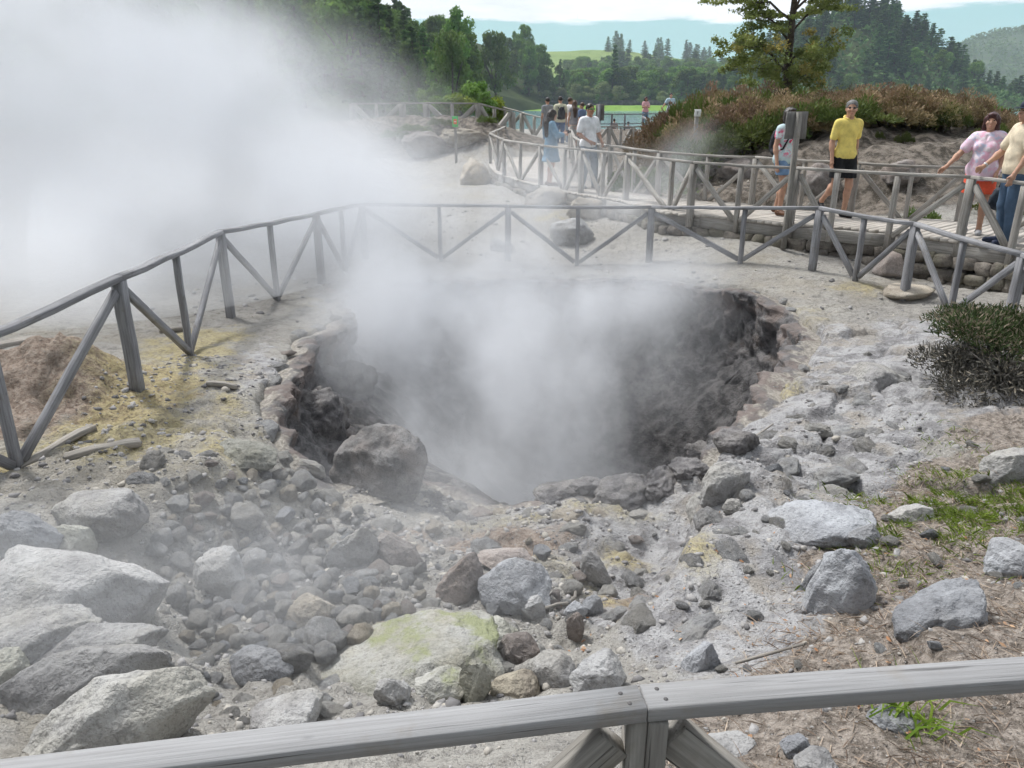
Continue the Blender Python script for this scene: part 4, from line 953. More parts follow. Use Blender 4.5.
def far_broadleaf(seed, mat, bark, n=2600, wide=.42, name='broadleaf_tree'):
    """unit tree, 1 m tall, to be scaled"""
    rs = np.random.RandomState(seed); Ps = []; Ns = []; tint = []
    L = rs.randint(13, 19)
    for k in range(L):
        h = rs.uniform(.30, .93); rr = wide * (1 - abs(h - .55) / .62) * rs.uniform(.35, .85); th = rs.uniform(0, 6.28)
        c = np.array([rr * math.cos(th), rr * math.sin(th), h]); rad = rs.uniform(.09, .17) * wide / .42
        m = n // L; d = rs.normal(size=(m, 3)); d /= np.linalg.norm(d, axis=1)[:, None]; q = rs.uniform(.55, 1.05, (m, 1))
        Ps.append(c + d * q * rad * [1, 1, .85]); Ns.append(d); tint.append(np.clip(rs.uniform(0, .5) + rs.uniform(0, .5, m), 0, 1))
    P, N = np.concatenate(Ps), np.concatenate(Ns); V, Fq = tri_cards(P, N, np.full(len(P), .028 * wide / .42), rs, .8)
    m = MB(); m.tube([(0, 0, -.05), (.01, 0, .2), (0, .012, .45), (.01, 0, .75)], [.024, .019, .013, .004], 6)
    for k in range(5): th = rs.uniform(0, 6.28); m.tube([(0, 0, rs.uniform(.2, .4)), (wide * .35 * math.cos(th), wide * .35 * math.sin(th), .55), (wide * .6 * math.cos(th), wide * .6 * math.sin(th), .68)], [.011, .007, .003], 5)
    TV = np.concatenate(m.v); allV = np.concatenate([V, TV]); nF = [np.concatenate([Fq])]; f4 = [np.array(f) + len(V) for k, f in m.f.items() if k == 4]; tr = [np.array(f) + len(V) for k, f in m.f.items() if k != 4]
    Fs = nF + f4 + tr; mi = np.concatenate([np.zeros(len(Fq)), np.ones(sum(len(f) for f in f4 + tr))])
    tt = np.concatenate([np.repeat(np.concatenate(tint), 3), np.zeros(len(TV))])
    return make_mesh(name, allV, Fs, [mat, bark], {'tint': tt}, False, mi)
def far_conifer(seed, mat, bark, n=2600, wide=.19, name='conifer_tree'):
    rs = np.random.RandomState(seed); Ps = []; Ns = []; tint = []
    tiers = 15
    for k in range(tiers):
        h = .12 + .86 * (k / (tiers - 1)); R = wide * (1 - h) ** .72 * rs.uniform(.85, 1.15) + .008; nb = max(3, int(9 * (1 - h) + 3))
        for b in range(nb):
            th = rs.uniform(0, 6.28); ln = R * rs.uniform(.7, 1.12); m = max(5, int(n / tiers / nb * (1.35 - h * .6))); q = rs.uniform(.15, 1, m) ** .7
            x = ln * q * math.cos(th) + rs.normal(0, .012, m); y = ln * q * math.sin(th) + rs.normal(0, .012, m); z = h - .10 * ln / wide * q + .03 * q ** 2 + rs.normal(0, .010, m)
            Ps.append(np.stack([x, y, z], 1)); Ns.append(np.tile([math.cos(th) * .5, math.sin(th) * .5, .8], (m, 1))); tint.append(np.clip(rs.uniform(0, .5) + .4 * q + rs.uniform(-.15, .15, m), 0, 1))
    P, N = np.concatenate(Ps), np.concatenate(Ns); V, Fq = tri_cards(P, N, np.full(len(P), .021), rs, .6)
    m = MB(); m.tube([(0, 0, -.05), (0, 0, .4), (0, 0, .97)], [.016, .011, .002], 6); TV = np.concatenate(m.v)
    Fs = [Fq] + [np.array(f) + len(V) for f in m.f.values()]; mi = np.concatenate([np.zeros(len(Fq)), np.ones(sum(len(f) for f in m.f.values()))])
    return make_mesh(name, np.concatenate([V, TV]), Fs, [mat, bark], {'tint': np.concatenate([np.repeat(np.concatenate(tint), 3), np.zeros(len(TV))])}, False, mi)
M_BARK = rock_mat('tree_bark', (.13, .105, .08), (.06, .048, .038), (.15, .12, .09), .5, 2)
L_DARK = leaf_mat('dark_conifer_leaf', (.042, .095, .03), (.11, .19, .052))
L_MID = leaf_mat('mid_green_leaf', (.075, .15, .03), (.19, .29, .06))
L_LITE = leaf_mat('light_green_leaf', (.09, .17, .035), (.19, .28, .07))
L_OLIVE = leaf_mat('olive_leaf', (.14, .18, .07), (.27, .30, .13))
CON = [far_conifer(s, L_DARK, M_BARK, 2600, w) for s, w in ((1, .19), (2, .22), (3, .16))]
BRD = [far_broadleaf(s, mt, M_BARK, 2600, w) for s, mt, w in ((4, L_MID, .40), (5, L_MID, .34), (6, L_LITE, .42), (7, L_OLIVE, .50), (8, L_MID, .30))]
def tree(me, x, y, z, h, label, cat, group, name, sx=1.0):
    o = bpy.data.objects.new(name, me); COL.objects.link(o); o.location = (x, y, z); s = h
    o.scale = (s * sx, s * sx, s); o.rotation_euler = (random.uniform(-.04, .04), random.uniform(-.04, .04), random.uniform(0, 6.28)); return tag(o, label, cat, group)
random.seed(31)
def tops(px):
    return float(np.interp(px, [-100, 100, 200, 300, 345, 372, 400, 425, 445, 460, 475, 500, 520, 535, 552, 566, 585, 600], [-60, -30, -20, -45, -50, -22, -6, 14, 6, 12, 40, 34, 27, 34, 56, 62, 80, 90]))
# the wooded slope left of the lake: back rows first
cnt = 0
for Y, n in ((402, 34), (378, 34), (354, 34), (240, 44), (205, 40), (172, 36), (142, 34), (120, 30)):
    for k in range(n):
        px = random.uniform(-40, 500) if k % 2 == 0 else random.uniform(330, 500)
        if Y > 300: px = random.uniform(488, 604)
        elif px > 494: continue
        p = D(px, 100, Y + random.uniform(-12, 12)); z = float(h_left(p[0], p[1]))
        if z < -4.2: continue
        top = D(px, tops(px) + random.uniform(0, 24) + (max(240 - Y, 0) * .2 + max(402 - Y, 0) * .35 * (Y > 300)) * random.uniform(.2, 1), p[1])[2]; h = top - z
        h = min(max(h, 5), 26)
        con = random.random() < ((.62 if px > 330 else .2) if px < 430 else .22)
        if con: tree(random.choice(CON), p[0], p[1], z, h, 'dark conifer in the wood on the slope left of the lake', 'tree', 'conifers on the left slope', 'conifer_tree', random.uniform(.95, 1.25) * (14 / max(h, 14)) ** .4)
        else: tree(BRD[random.choice([0, 1, 4, 0, 1])], p[0], p[1], z, h * .97, 'mid green leafy tree in the wood on the slope left of the lake', 'tree', 'leafy trees on the left slope', 'broadleaf_tree', random.uniform(.75, 1.05) * (14 / max(h, 14)) ** .4)
        cnt += 1
# distinctive ones
for px, yt, Y, me, sx, lab in [(457, 5, 150, BRD[4], .8, 'tall dark broadleaf standing above its neighbours where the left wood begins to fall'), (526, 24, 372, BRD[1], .8, 'tall loose-crowned tree at the lake end of the left wood'), (453, 30, 118, BRD[2], .62, 'bright green rounded tree at the front of the left wood'),
        (383, -12, 112, CON[1], 1.0, 'tall dark conifer just right of the steam cloud'), (612, 46, 352, CON[2], 1.0, 'pointed tree rising alone behind the lakeside willows'),(496, 32, 235, BRD[0], .8, 'broad dark tree left of the loose-crowned one in the left wood')]:
    p = D(px, 100, Y); z = max(float(h_left(p[0], p[1])), -3.6); h = D(px, yt, Y)[2] - z
    tree(me, p[0], p[1], z, h, lab, 'tree', None, 'conifer_tree' if me in CON else 'broadleaf_tree', sx)
# wooded hill across the lake on the right
k = 0
while k < 190:
    y = 296 + 84 * random.random() ** .7; x = random.uniform(62, 262) + .44 * (y - 350)
    z = float(h_right(x, y))
    if z < -3.2: continue
    px = 512 + F * x / y * 1.06
    h = random.uniform(7.5, 11.5) if z > 4 else random.uniform(5, 10)
    if random.random() < .80 or z > 12: tree(random.choice(CON), x, y, z, h, 'dark conifer on the rounded hill across the lake at right', 'tree', 'conifers on the right hill', 'conifer_tree', random.uniform(1.7, 2.3))
    else: tree(BRD[random.choice([0, 1, 0, 2])], x, y, z, h * .85, 'leafy tree at the foot of the rounded hill across the lake', 'tree', 'leafy trees on the right hill', 'broadleaf_tree', random.uniform(1.1, 1.4))
    k += 1
# lakeside trees on the far shore
random.seed(44)
for k in range(95):
    px = random.uniform(575, 745); Y = random.uniform(350, 430); p = D(px, 104, Y); z = float(h_back(p[0], p[1])); h = max(D(px, random.uniform(66, 88), Y)[2] - z, 7)
    tree(BRD[random.choice([0, 1, 0, 2, 0])], p[0], p[1], z, h, 'leafy green tree along the far shore of the lake', 'tree', 'leafy trees on the far shore', 'broadleaf_tree', random.uniform(1.0, 1.4))
for px, yt, w in [(560, 88, 1.2), (577, 84, 1.1), (602, 82, 1.2), (588, 86, 1.3), (618, 86, 1.1), (545, 90, 1.1), (642, 94, 1.1), (663, 91, 1.2), (684, 92, 1.2), (705, 92, 1.2)]:
    Y = 341 + random.uniform(0, 5); p = D(px, 104, Y); z = -2.4; h = D(px, yt, Y)[2] - z
    tree(BRD[3], p[0], p[1], z, h, 'small pale olive tree at the water on the far shore', 'tree', 'pale trees at the water on the far shore', 'broadleaf_tree', w)
# rows of conifers on the meadows behind
for k in range(46):
    px = random.choice([random.uniform(585, 735), random.gauss(650, 9), random.gauss(700, 8), random.gauss(615, 7)]); Y = random.uniform(640, 690) if k % 2 else random.uniform(900, 985); p = D(px, 80, Y); z = float(h_back(p[0], p[1])); h = random.uniform(12, 22)
    tree(random.choice(CON), p[0], p[1], z - .5, h, 'dark conifer in the rows on the meadows behind the lake', 'tree', 'conifers on the far meadows', 'conifer_tree', random.uniform(1.4, 2.2))
for k in range(125):
    px = random.uniform(560, 735); Y = random.choice([random.uniform(440, 520), random.uniform(600, 640), random.uniform(720, 760)]); p = D(px, 80, Y); z = float(h_back(p[0], p[1]))
    tree(BRD[random.choice([0, 1, 2])], p[0], p[1], z - .5, random.uniform(9, 15), 'hedgerow tree on the meadows behind the lake', 'tree', 'hedgerow trees on the far meadows', 'hedgerow_tree', 1.3)
# one mass of woods on the far bluish hill
def far_woods():
    rs = np.random.RandomState(9); n = 4200; x = rs.uniform(420, 1300, n); y = rs.uniform(1000, 1420, n); z = h_far(x, y); kp = z > -2; x, y, z = x[kp], y[kp], z[kp]
    Ps = []
    for a, b, c in zip(x, y, z):
        m = 9; q = rs.uniform(0, 1, m); Ps.append(np.stack([a + rs.normal(0, 3.2, m) * (1.1 - q), b + rs.normal(0, 3.2, m) * (1.1 - q), c + q * 11], 1))
    P = np.concatenate(Ps); V, Fq = tri_cards(P, np.tile([0, -.4, .8], (len(P), 1)), np.full(len(P), 2.3), rs, .7)
    o = link('far_woods', make_mesh('far_woods', V, Fq, L_DARK, {'tint': rs.uniform(0, 1, len(V))})); tag(o, kind='stuff')
far_woods()
def undergrowth():
    rs = np.random.RandomState(19); n = 9000; y = rs.uniform(290, 400, n); x = rs.uniform(55, 270, n) + .44 * (y - 350); z = h_right(x, y); kp = z > -3.6; x, y, z = x[kp], y[kp], z[kp]
    P = np.stack([x + rs.normal(0, .5, len(x)), y, z + rs.uniform(.2, 3.4, len(x))], 1); V, Fq = tri_cards(P, np.tile([0, -.5, .8], (len(P), 1)), np.full(len(P), 1.1), rs, .7)
    o = link('undergrowth', make_mesh('undergrowth', V, Fq, L_DARK, {'tint': np.repeat(rs.uniform(0, 1, len(P)), 3)})); tag(o, kind='stuff')
undergrowth()
# pale bright strip of lawn on the far shore
t = grass_hill_mat('shore_lawn_grass', (.16, .28, .045), (.21, .33, .065), (.12, .22, .04), .05)
patch('lawn', -4, 140, 327, 343, 80, 6, lambda X, Y: -4.3 + 2.2 * sstep(327, 335, Y + 2.0 * fbm(X * .05, 2.2, 1.1, 3)) + .25 * fbm(X * .2, Y * .2, 1.0, 2), t)
# low grey embankment on the far shore
m = MB()
for k in range(14):
    x0 = -20 + k * 11; m.beam((x0 + 22, 344 + .3 * k, -1.2), (x0 + 32.9, 344 + .3 * (k + 1), -1.2), 1.2, 2.2)
o = m.build('shore_wall', plain('shore_wall_stone', (.16, .15, .14), .95, .4, scale=.8)); tag(o, 'long low dark grey wall behind the lawn on the far shore', 'wall')

# ---- the tall spreading tree behind the heather
def big_tree():
    rs = np.random.RandomState(12); p = D(789, 100, 27); bx, by, bz = p[0], p[1], -1.0
    root = thing('spreading_tree', (bx, by, bz), 'tall thin-crowned tree rising behind the heather bank with yellowing lower leaves', 'tree')
    m = MB(); tips = []
    s = 27 / F
    def pt(px, py, dy=0.0): q = D(px, py, by + dy); return q - np.array([bx, by, bz]) * 0
    trunk = [np.array([bx, by, bz - .1]), pt(788, 92), pt(787, 70, .1), pt(790, 45, 0), pt(792, 20, -.1), pt(795, -5, 0), pt(793, -30, .1), pt(796, -60, 0), pt(794, -95)]
    m.tube(trunk, [.17, .15, .125, .11, .095, .085, .065, .045, .02], 10)
    limbs = []
    for a, b, c, w in [((787, 72), (773, 56), (757, 40), .05), ((788, 66), (802, 52), (818, 48), .045), ((789, 55), (768, 46), (742, 46), .05), ((788, 76), (775, 70), (745, 68), .04), ((789, 72), (806, 66), (824, 70), .04), ((790, 42), (777, 24), (756, 14), .045),
              ((791, 32), (806, 16), (830, 8), .045), ((792, 20), (770, 2), (738, -4), .05), ((793, 12), (812, -6), (838, -12), .045), ((794, -5), (774, -26), (748, -34), .04), ((795, -12), (816, -32), (836, -40), .04), ((795, -40), (780, -62), (764, -72), .03), ((796, -45), (810, -70), (824, -78), .03), ((787, 82), (778, 78), (764, 80), .025),((789,60),(800,70),(812,80),.03),
              ((792, 22), (806, -14), (822, -26), .05)]:
        dy = rs.uniform(-1.3, 1.3); q0, q1, q2 = pt(*a), pt(*b, dy * .5), pt(*c, dy)
        m.tube([q0, (q0 + q1) / 2 + rs.normal(0, .04, 3), q1, (q1 + q2) / 2 + rs.normal(0, .06, 3), q2], [w, w * .85, w * .65, w * .45, w * .2], 6)
        limbs.append((q0, q1, q2, c[1]))
        for k in range(5):
            t = rs.uniform(.35, 1); st = q1 + (q2 - q1) * t; e = st + rs.normal(0, 1, 3) * [.5, .5, .28] + (0, 0, .12); m.tube([st, (st + e) / 2 + rs.normal(0, .04, 3), e], [w * .35, w * .25, w * .1], 5); tips.append((e, c[1])); tips.append(((st + e) / 2, c[1]))
        tips.append((q2, c[1]))
    m.build('trunk', M_BARK, root, True)
    Ps = []; Ns = []; tn = []; tp_ = []
    for e, py in tips:
        low = py > 28; k = rs.randint(1, 4) if low else rs.randint(2, 4)
        for _ in range(k):
            c = e + rs.normal(0, 1, 3) * ([.30, .36, .22] if low else [.34, .40, .12]); r = rs.uniform(.15, .30); mm = rs.randint(55, 100)
            d = rs.normal(size=(mm, 3)); d /= np.linalg.norm(d, axis=1)[:, None]; Ps.append(c + d * rs.uniform(.3, 1.1, (mm, 1)) * r * ([1.0, 1.0, .75] if low else [1.2, 1.2, .38])); Ns.append(d * .5 + [0, 0, .5])
            tn.append(np.clip(rs.uniform(0, .55) + rs.uniform(0, .45, mm), 0, 1)); tp_.append(np.full(mm, rs.uniform(.5, 1) if (low and rs.uniform() < .12) else 0.0))
    P, N = np.concatenate(Ps), np.concatenate(Ns); V, Fq = tri_cards(P, N, np.full(len(P), .048), rs, .9)
    mt = leaf_mat('spreading_tree_leaf', (.13, .17, .045), (.29, .32, .10), (.38, .29, .09), .3, .75, .05)
    link('crown', make_mesh('crown', V - np.array(root.location), Fq, mt, {'tint': np.repeat(np.concatenate(tn), 3), 'tip': np.repeat(np.concatenate(tp_), 3)}), root)
big_tree()

# ---- heather
def heath_bush(seed, mat, n=1500, spread=.55, h=.8, flower=.7, blade=.055):
    n = int(n * 2.3)
    """dome of fine upright twigs, 1 m class"""
    rs = np.random.RandomState(seed); Vs = []; tint = []; tip = []
    L = 16; cs = [(rs.uniform(-1, 1) * spread, rs.uniform(-1, 1) * spread) for _ in range(L)]
    for cx, cy in cs:
        r0 = math.hypot(cx, cy) / spread / 1.41; hh = h * (1 - .72 * r0 ** 2) * rs.uniform(.75, 1.12); rr = rs.uniform(.16, .3); m = n // L
        d = rs.normal(size=(m, 3)); d[:, 2] = np.abs(d[:, 2]) - .25; d /= np.linalg.norm(d, axis=1)[:, None]
        q = rs.uniform(.55, 1.0, (m, 1)); P = np.array([cx, cy, hh * .5]) + d * q * [rr, rr, hh * .55]
        up = d * .9 + [0, 0, .5] + rs.normal(0, .35, (m, 3)); up /= np.linalg.norm(up, axis=1)[:, None]
        sd = np.cross(up, rs.normal(size=(m, 3))); sd /= np.linalg.norm(sd, axis=1)[:, None]
        ln = blade * rs.uniform(.6, 1.4, (m, 1)); w = ln * rs.uniform(.13, .24, (m, 1))
        Vs.append(np.stack([P - sd * w * .5, P + sd * w * .5, P + up * ln * .6 + sd * w, P + up * ln * 1.1, P + up * ln * .6 - sd * w], 1).reshape(-1, 3))
        base_t = rs.uniform(0, .5); fl = rs.uniform() < flower
        tint.append(np.repeat(np.clip(base_t + rs.uniform(0, .5, m), 0, 1), 5)); z = P[:, 2] / h
        f = (np.clip((z - .02) * 1.7, 0, 1) * rs.uniform(.3, 1, m) * (1 if fl else .12))
        tip.append((f[:, None] * np.array([[.3, .3, 1, 1, 1]])).ravel())
    V = np.concatenate(Vs); k = len(V) // 5; i = np.arange(k)[:, None] * 5
    m = MB()
    for _ in range(7): th = rs.uniform(0, 6.28); e = np.array([math.cos(th) * spread * .7, math.sin(th) * spread * .7, h * .5]); m.tube([(0, 0, -.12), e * .4 + (0, 0, .05), e], [.022, .014, .006], 5)
    TV = np.concatenate(m.v); f4 = [np.array(f) + len(V) for f in m.f.values()]
    Fs = [i + np.array([[0, 1, 2, 3, 4]])] + f4
    mi = np.concatenate([np.zeros(k), np.ones(sum(len(f) for f in f4))])
    return make_mesh('heather_bush', np.concatenate([V, TV]), Fs, [mat, M_BARK], {'tint': np.concatenate([np.concatenate(tint), np.zeros(len(TV))]), 'tip': np.concatenate([np.concatenate(tip), np.zeros(len(TV))])}, False, mi)
H_BROWN = leaf_mat('heather_leaf', (.115, .10, .045), (.20, .17, .075), (.37, .24, .175), .2, .95, .4)
H_GREEN = leaf_mat('green_heath_leaf', (.06, .10, .024), (.15, .205, .05), (.25, .25, .10), .2, .8, .25)
H_DEAD = leaf_mat('grey_heath_leaf', (.06, .055, .05), (.12, .115, .10), (.30, .26, .21), .15, .9, .2)
HB = [heath_bush(s, H_BROWN, 2300, .6, .85, .85) for s in (1, 2, 3)]; HG = [heath_bush(s, H_GREEN, 2000, .55, .55, .3, .06) for s in (4, 5)]
random.seed(17)
def top_line(px): return float(np.interp(px, [664, 680, 700, 735, 790, 840, 860, 880, 930, 965, 990, 1010, 1060], [118, 98, 90, 86, 90, 86, 83, 86, 86, 90, 98, 118, 125]))
k = 0; pl = []
while k < 150:
    Y = 16.9 + 6.4 * random.random() ** .9; px = random.uniform(664, 1012) if random.random() < .9 else random.uniform(1010, 1100)
    if (px < 690 and Y > 21) or (Y < 17.8 and px > 850): continue
    r = ray(px, 100); x = r[0] / r[1] * Y
    if any((x - a) ** 2 + (Y - b) ** 2 < .42 ** 2 for a, b in pl): continue
    pl.append((x, Y)); z = gz(x, Y); lim = D(px, top_line(px) + random.uniform(-2, 8), Y)[2]
    h = min(lim - z, 1.25 if Y > 19 else .85) if lim > z + .25 else .35
    gr = Y < 17.5 or random.random() < .16; me = random.choice(HG if gr else HB)
    o = bpy.data.objects.new('heather_bush', me); COL.objects.link(o); hb = .85 if not gr else .55
    sz = max(h * random.uniform(.82, 1.06), .3) / hb; o.location = (x, Y, z - .03); sxy = random.uniform(.95, 1.35) * min(max(sz, .7), 1.15); o.scale = (sxy, sxy, sz); o.rotation_euler = (0, 0, random.uniform(0, 6.28)); k += 1
    if gr: tag(o, 'green heath bush growing among the heather on the bank', 'bush', 'green heath bushes on the bank')
    else: tag(o, 'heather bush with pinkish-brown seed heads on the bank', 'bush', 'heather bushes on the bank')
def bush_at(me, px, py, Y, wpx, hpx, label, name='heath_bush', cat='bush', rz=0.0, un=(1.5, .6)):
    p = D(px, py, Y); z = gz(p[0], p[1]); o = bpy.data.objects.new(name, me); COL.objects.link(o); o.location = (p[0], p[1], z - .02); w = wpx / F * Y / un[0]
    o.scale = (w, w, hpx / F * Y / un[1]); o.rotation_euler = (0, 0, rz); tag(o, label, cat); return o
for a in [(810, 163, 17.3, 12, 9, 'tiny green bush alone on the bare bank, left of the man in yellow'), (901, 161, 16.9, 18, 12, 'small green bush alone on the bare bank, right of the man in yellow'), (876, 158, 17.1, 9, 9, 'tiniest green tuft on the bare bank, beside the small green bush'),
          (939, 152, 17.8, 46, 26, 'rounded green heath bush at the lower edge of the bank, nearest the woman'), (905, 148, 18.2, 40, 28, 'dark green rounded bush left of the rounded one at the edge of the bank'), (990, 150, 16.5, 40, 26, 'green bush on the bank behind the man in the cap'),
          (925, 205, 12.9, 42, 26, 'leafy green bush at the foot of the bank behind the far handrail'), (715, 150, 18.0, 34, 18, 'dark low bush at the left end of the bank beside the number post'), (1000, 190, 13.2, 40, 22, 'green weeds growing behind the couple at the far handrail')]:
    bush_at(HG[k % 2], *a); k += 1
# low dark heath on the eroded bank by the notice
for a in [(440, 126, 30.4, 24, 9, 'dark green heath clump on the eroded bank, left of the notice'), (415, 125, 30.3, 34, 9, 'dark heath clump hanging over the eroded bank near the steam'), (487, 132, 30.2, 20, 9, 'greenish heath clump at the right end of the eroded bank'),(395,128,30.2,30,10,'brownish heath clump at the edge of the steam on the eroded bank')]:
    bush_at(HG[0], *a)
YB = [far_broadleaf(s, mt, M_BARK, 2600, .55, 'leafy_bush') for s, mt in ((21, L_LITE), (22, leaf_mat('lime_leaf', (.16, .24, .035), (.30, .36, .06))))]
CB = far_conifer(25, leaf_mat('young_conifer_leaf', (.04, .09, .02), (.09, .17, .035)), M_BARK, 3000, .30, 'young_conifer')
for px, yt, Y, me, sx, lab in [(410, 68, 33.5, CB, .95, 'bright green young conifer at the right edge of the steam cloud'), (455, 93, 35.5, YB[1], 1.4, 'yellow-green bush behind the fence on the bank'), (478, 80, 36.5, YB[0], .95, 'tall light green bush behind the main post of the bank fence'), (440, 95, 35, YB[0], 1.5, 'light green bush left of the yellow-green one behind the fence'),
                               (497, 96, 37.5, YB[1], 1.0, 'lime bush right of the tall light green one, near the lake'), (466, 84, 37.5, YB[0], .7, 'slim light green sapling between the bushes behind the fence'), (428, 88, 36, YB[0], .9, 'light green bush close to the young conifer')]:
    p = D(px, 125, Y); z = gz(p[0], p[1]) - .05; h = D(px, yt, Y)[2] - z
    tree(me, p[0], p[1], z, h, lab, 'bush' if me is not CB else 'tree', None, 'leafy_bush' if me is not CB else 'young_conifer', sx)

# ---- the grey heath bush at the right, near the fence
def near_bush():
    rs = np.random.RandomState(77); Vs = []; tint = []; tip = []; c0 = PZ(1002, 396, -2.33); zb = gz(c0[0], c0[1])
    root = thing('heath_bush', (c0[0], c0[1], zb), 'spreading bush with a dead grey underside and green top, beside the fence at right', 'bush')
    m = MB()
    def grow(n, ctr, rad, ln, up_bias, tc, flower, Vs, tint, tip):
        d = rs.normal(size=(n, 3)); d[:, 2] = np.abs(d[:, 2]); d /= np.linalg.norm(d, axis=1)[:, None]; P = ctr + d * rs.uniform(.45, 1, (n, 1)) * rad
        up = d * .9 + [0, 0, up_bias] + rs.normal(0, .6, (n, 3)); up /= np.linalg.norm(up, axis=1)[:, None]
        sd = np.cross(up, rs.normal(size=(n, 3))); sd /= np.linalg.norm(sd, axis=1)[:, None]; l = ln * rs.uniform(.5, 1.5, (n, 1)); w = l * .12
        Vs.append(np.stack([P - sd * w * .4, P + sd * w * .4, P + up * l * .6 + sd * w, P + up * l, P + up * l * .6 - sd * w], 1).reshape(-1, 3)); tint.append(np.repeat(rs.uniform(0, 1, n) * tc, 5)); tip.append(np.repeat((rs.uniform(0, 1, n) < flower) * 1.0, 5))
    A = ([], [], []); B = ([], [], [])
    for k in range(26):
        ctr = np.array([rs.uniform(-.42, .6), rs.uniform(-.46, .40), rs.uniform(-.08, .14)]); grow(760, ctr, np.array([.26, .26, .22]), .042, .1, 1, .12, *A)
    for k in range(30):
        ctr = np.array([rs.uniform(-.40, .65), rs.uniform(-.1, .65), rs.uniform(.26, .42)]); grow(640, ctr, np.array([.22, .26, .16]), .040, .5, 1, .30, *B)
    def mk(S, mat, nm):
        V = np.concatenate(S[0]); i = np.arange(len(V) // 5)[:, None] * 5
        link(nm, make_mesh(nm, V, i + np.array([[0, 1, 2, 3, 4]]), mat, {'tint': np.concatenate(S[1]), 'tip': np.concatenate(S[2])}), root)
    mk(A, H_DEAD, 'dead_twigs'); mk(B, leaf_mat('near_heath_leaf', (.03, .055, .02), (.075, .11, .04), (.33, .27, .20), .2, .75, .05), 'foliage')
    for k in range(44):
        th = rs.uniform(0, 6.28); e = np.array([math.cos(th) * .5 + .1, math.sin(th) * .45, rs.uniform(.05, .4)]); m.tube([(0.1, 0, -.05), e * .5 + rs.normal(0, .05, 3) + (0, 0, .05), e + rs.normal(0, .05, 3)], [.014, .009, .003], 5)
    o = m.build('branches', plain('grey_twig', (.20, .185, .17), .9, .2)); o.parent = root
near_bush()

# ---- grass and dry litter on the right bank
def blades(name, pts, ln, wd, mat, rs, lean=.6, tintv=None, kind='stuff'):
    n = len(pts); th = rs.uniform(0, 6.28, n); up = np.stack([np.cos(th) * lean, np.sin(th) * lean, np.full(n, 1.0)], 1) + rs.normal(0, .25, (n, 3)); up /= np.linalg.norm(up, axis=1)[:, None]
    sd = np.cross(up, rs.normal(size=(n, 3))); sd /= np.linalg.norm(sd, axis=1)[:, None]; l = ln * rs.uniform(.5, 1.5, (n, 1)); w = wd * rs.uniform(.7, 1.3, (n, 1)); P = np.asarray(pts)
    bend = np.stack([np.cos(th), np.sin(th), -.3 * np.ones(n)], 1) * l * .35
    V = np.stack([P - sd * w, P + sd * w, P + up * l * .55 + sd * w * .8, P + up * l + bend, P + up * l * .55 - sd * w * .8], 1).reshape(-1, 3)
    i = np.arange(n)[:, None] * 5; t = np.repeat(rs.uniform(0, 1, n) if tintv is None else tintv, 5)
    return make_mesh(name, V, i + np.array([[0, 1, 2, 3, 4]]), mat, {'tint': t})
def ground_cover():
    rs = np.random.RandomState(55)
    gm = leaf_mat('grass_blade', (.10, .15, .025), (.24, .31, .05), None, .3, 0, 0)
    dm = leaf_mat('dry_litter', (.15, .11, .08), (.46, .385, .29), None, .1, 0, 0)
    pts = []
    for (px, py, rx, ry, n) in [(985, 505, .36, .26, 4600), (1035, 500, .35, .35, 3000), (925, 545, .26, .2, 1100), (890, 500, .18, .16, 260), (1010, 530, .4, .2, 1500), (850, 560, .12, .1, 120), (950, 420, .12, .2, 120), (760, 390, .1, .2, 0)]:
        c = PZ(px, py, -2.15); x = rs.normal(c[0], rx, n); y = rs.normal(c[1], ry, n); keep = fbm(x * 4, y * 4, 2.2, 3) > -.12; x, y = x[keep], y[keep]; pts.append(np.stack([x, y, ground_z(x, y) - .005], 1))
    P = np.concatenate(pts); tv = np.clip(.5 + .5 * fbm(P[:, 0] * 3, P[:, 1] * 3, 1.0, 3) + rs.uniform(-.3, .3, len(P)), 0, 1)
    o = link('grass', blades('grass', P, .05, .0022, gm, rs, .8, tv)); tag(o, kind='stuff')
    n = 42000; x = rs.uniform(-.9, 4.2, n); y = rs.uniform(.75, 4.9, n); k = (np.maximum(sstep(-.12, .35, x - (.62 + .72 * (y - 2.3)) + .3 * fbm(x, y, 1.1, 3)), sstep(2.0, 1.5, y)) * sstep(4.7, 3.4, y - .5 * (x - 1.2)) + .1 * sstep(.4, .7, x)) > rs.uniform(.15, 1, n)
    dens = fbm(x * 2.2, y * 2.2, 8.8, 4) + rs.uniform(-.55, .55, n) > -.02; x, y = x[k & dens], y[k & dens]; z = ground_z(x, y) + .004
    o = link('dry_litter', blades('dry_litter', np.stack([x, y, z], 1), .055, .0018, dm, rs, 5.0)); tag(o, kind='stuff')
    # dead leaves
    n = 420; x = rs.uniform(.2, 3.6, n); y = rs.uniform(.8, 4.2, n); N = np.tile([0, 0, 1.0], (n, 1)); P = np.stack([x, y, ground_z(x, y) + .012], 1)
    V, Fq = cards(P, N, np.full(n, .013), rs, .5, .3, .35); o = link('fallen_leaves', make_mesh('fallen_leaves', V, Fq, leaf_mat('fallen_leaf', (.30, .15, .07), (.48, .33, .21), None, .1, 0, 0), {'tint': np.repeat(rs.uniform(0, 1, n), 6)})); tag(o, kind='stuff')
    # the tuft by the handrail
    c = PZ(905, 750, -2.0); z = gz(c[0], c[1]); root = thing('grass_tuft', (c[0], c[1], z), 'bright green grass tuft with long blades just below the handrail', 'grass')
    n = 46; pts = np.stack([rs.normal(0, .07, n), rs.normal(0, .05, n), np.full(n, -.01)], 1)
    me = blades('blades', pts, .15, .0042, leaf_mat('tuft_blade', (.13, .24, .03), (.28, .40, .07), None, .35, 0, 0), rs, .5); link('blades', me, root)
ground_cover()
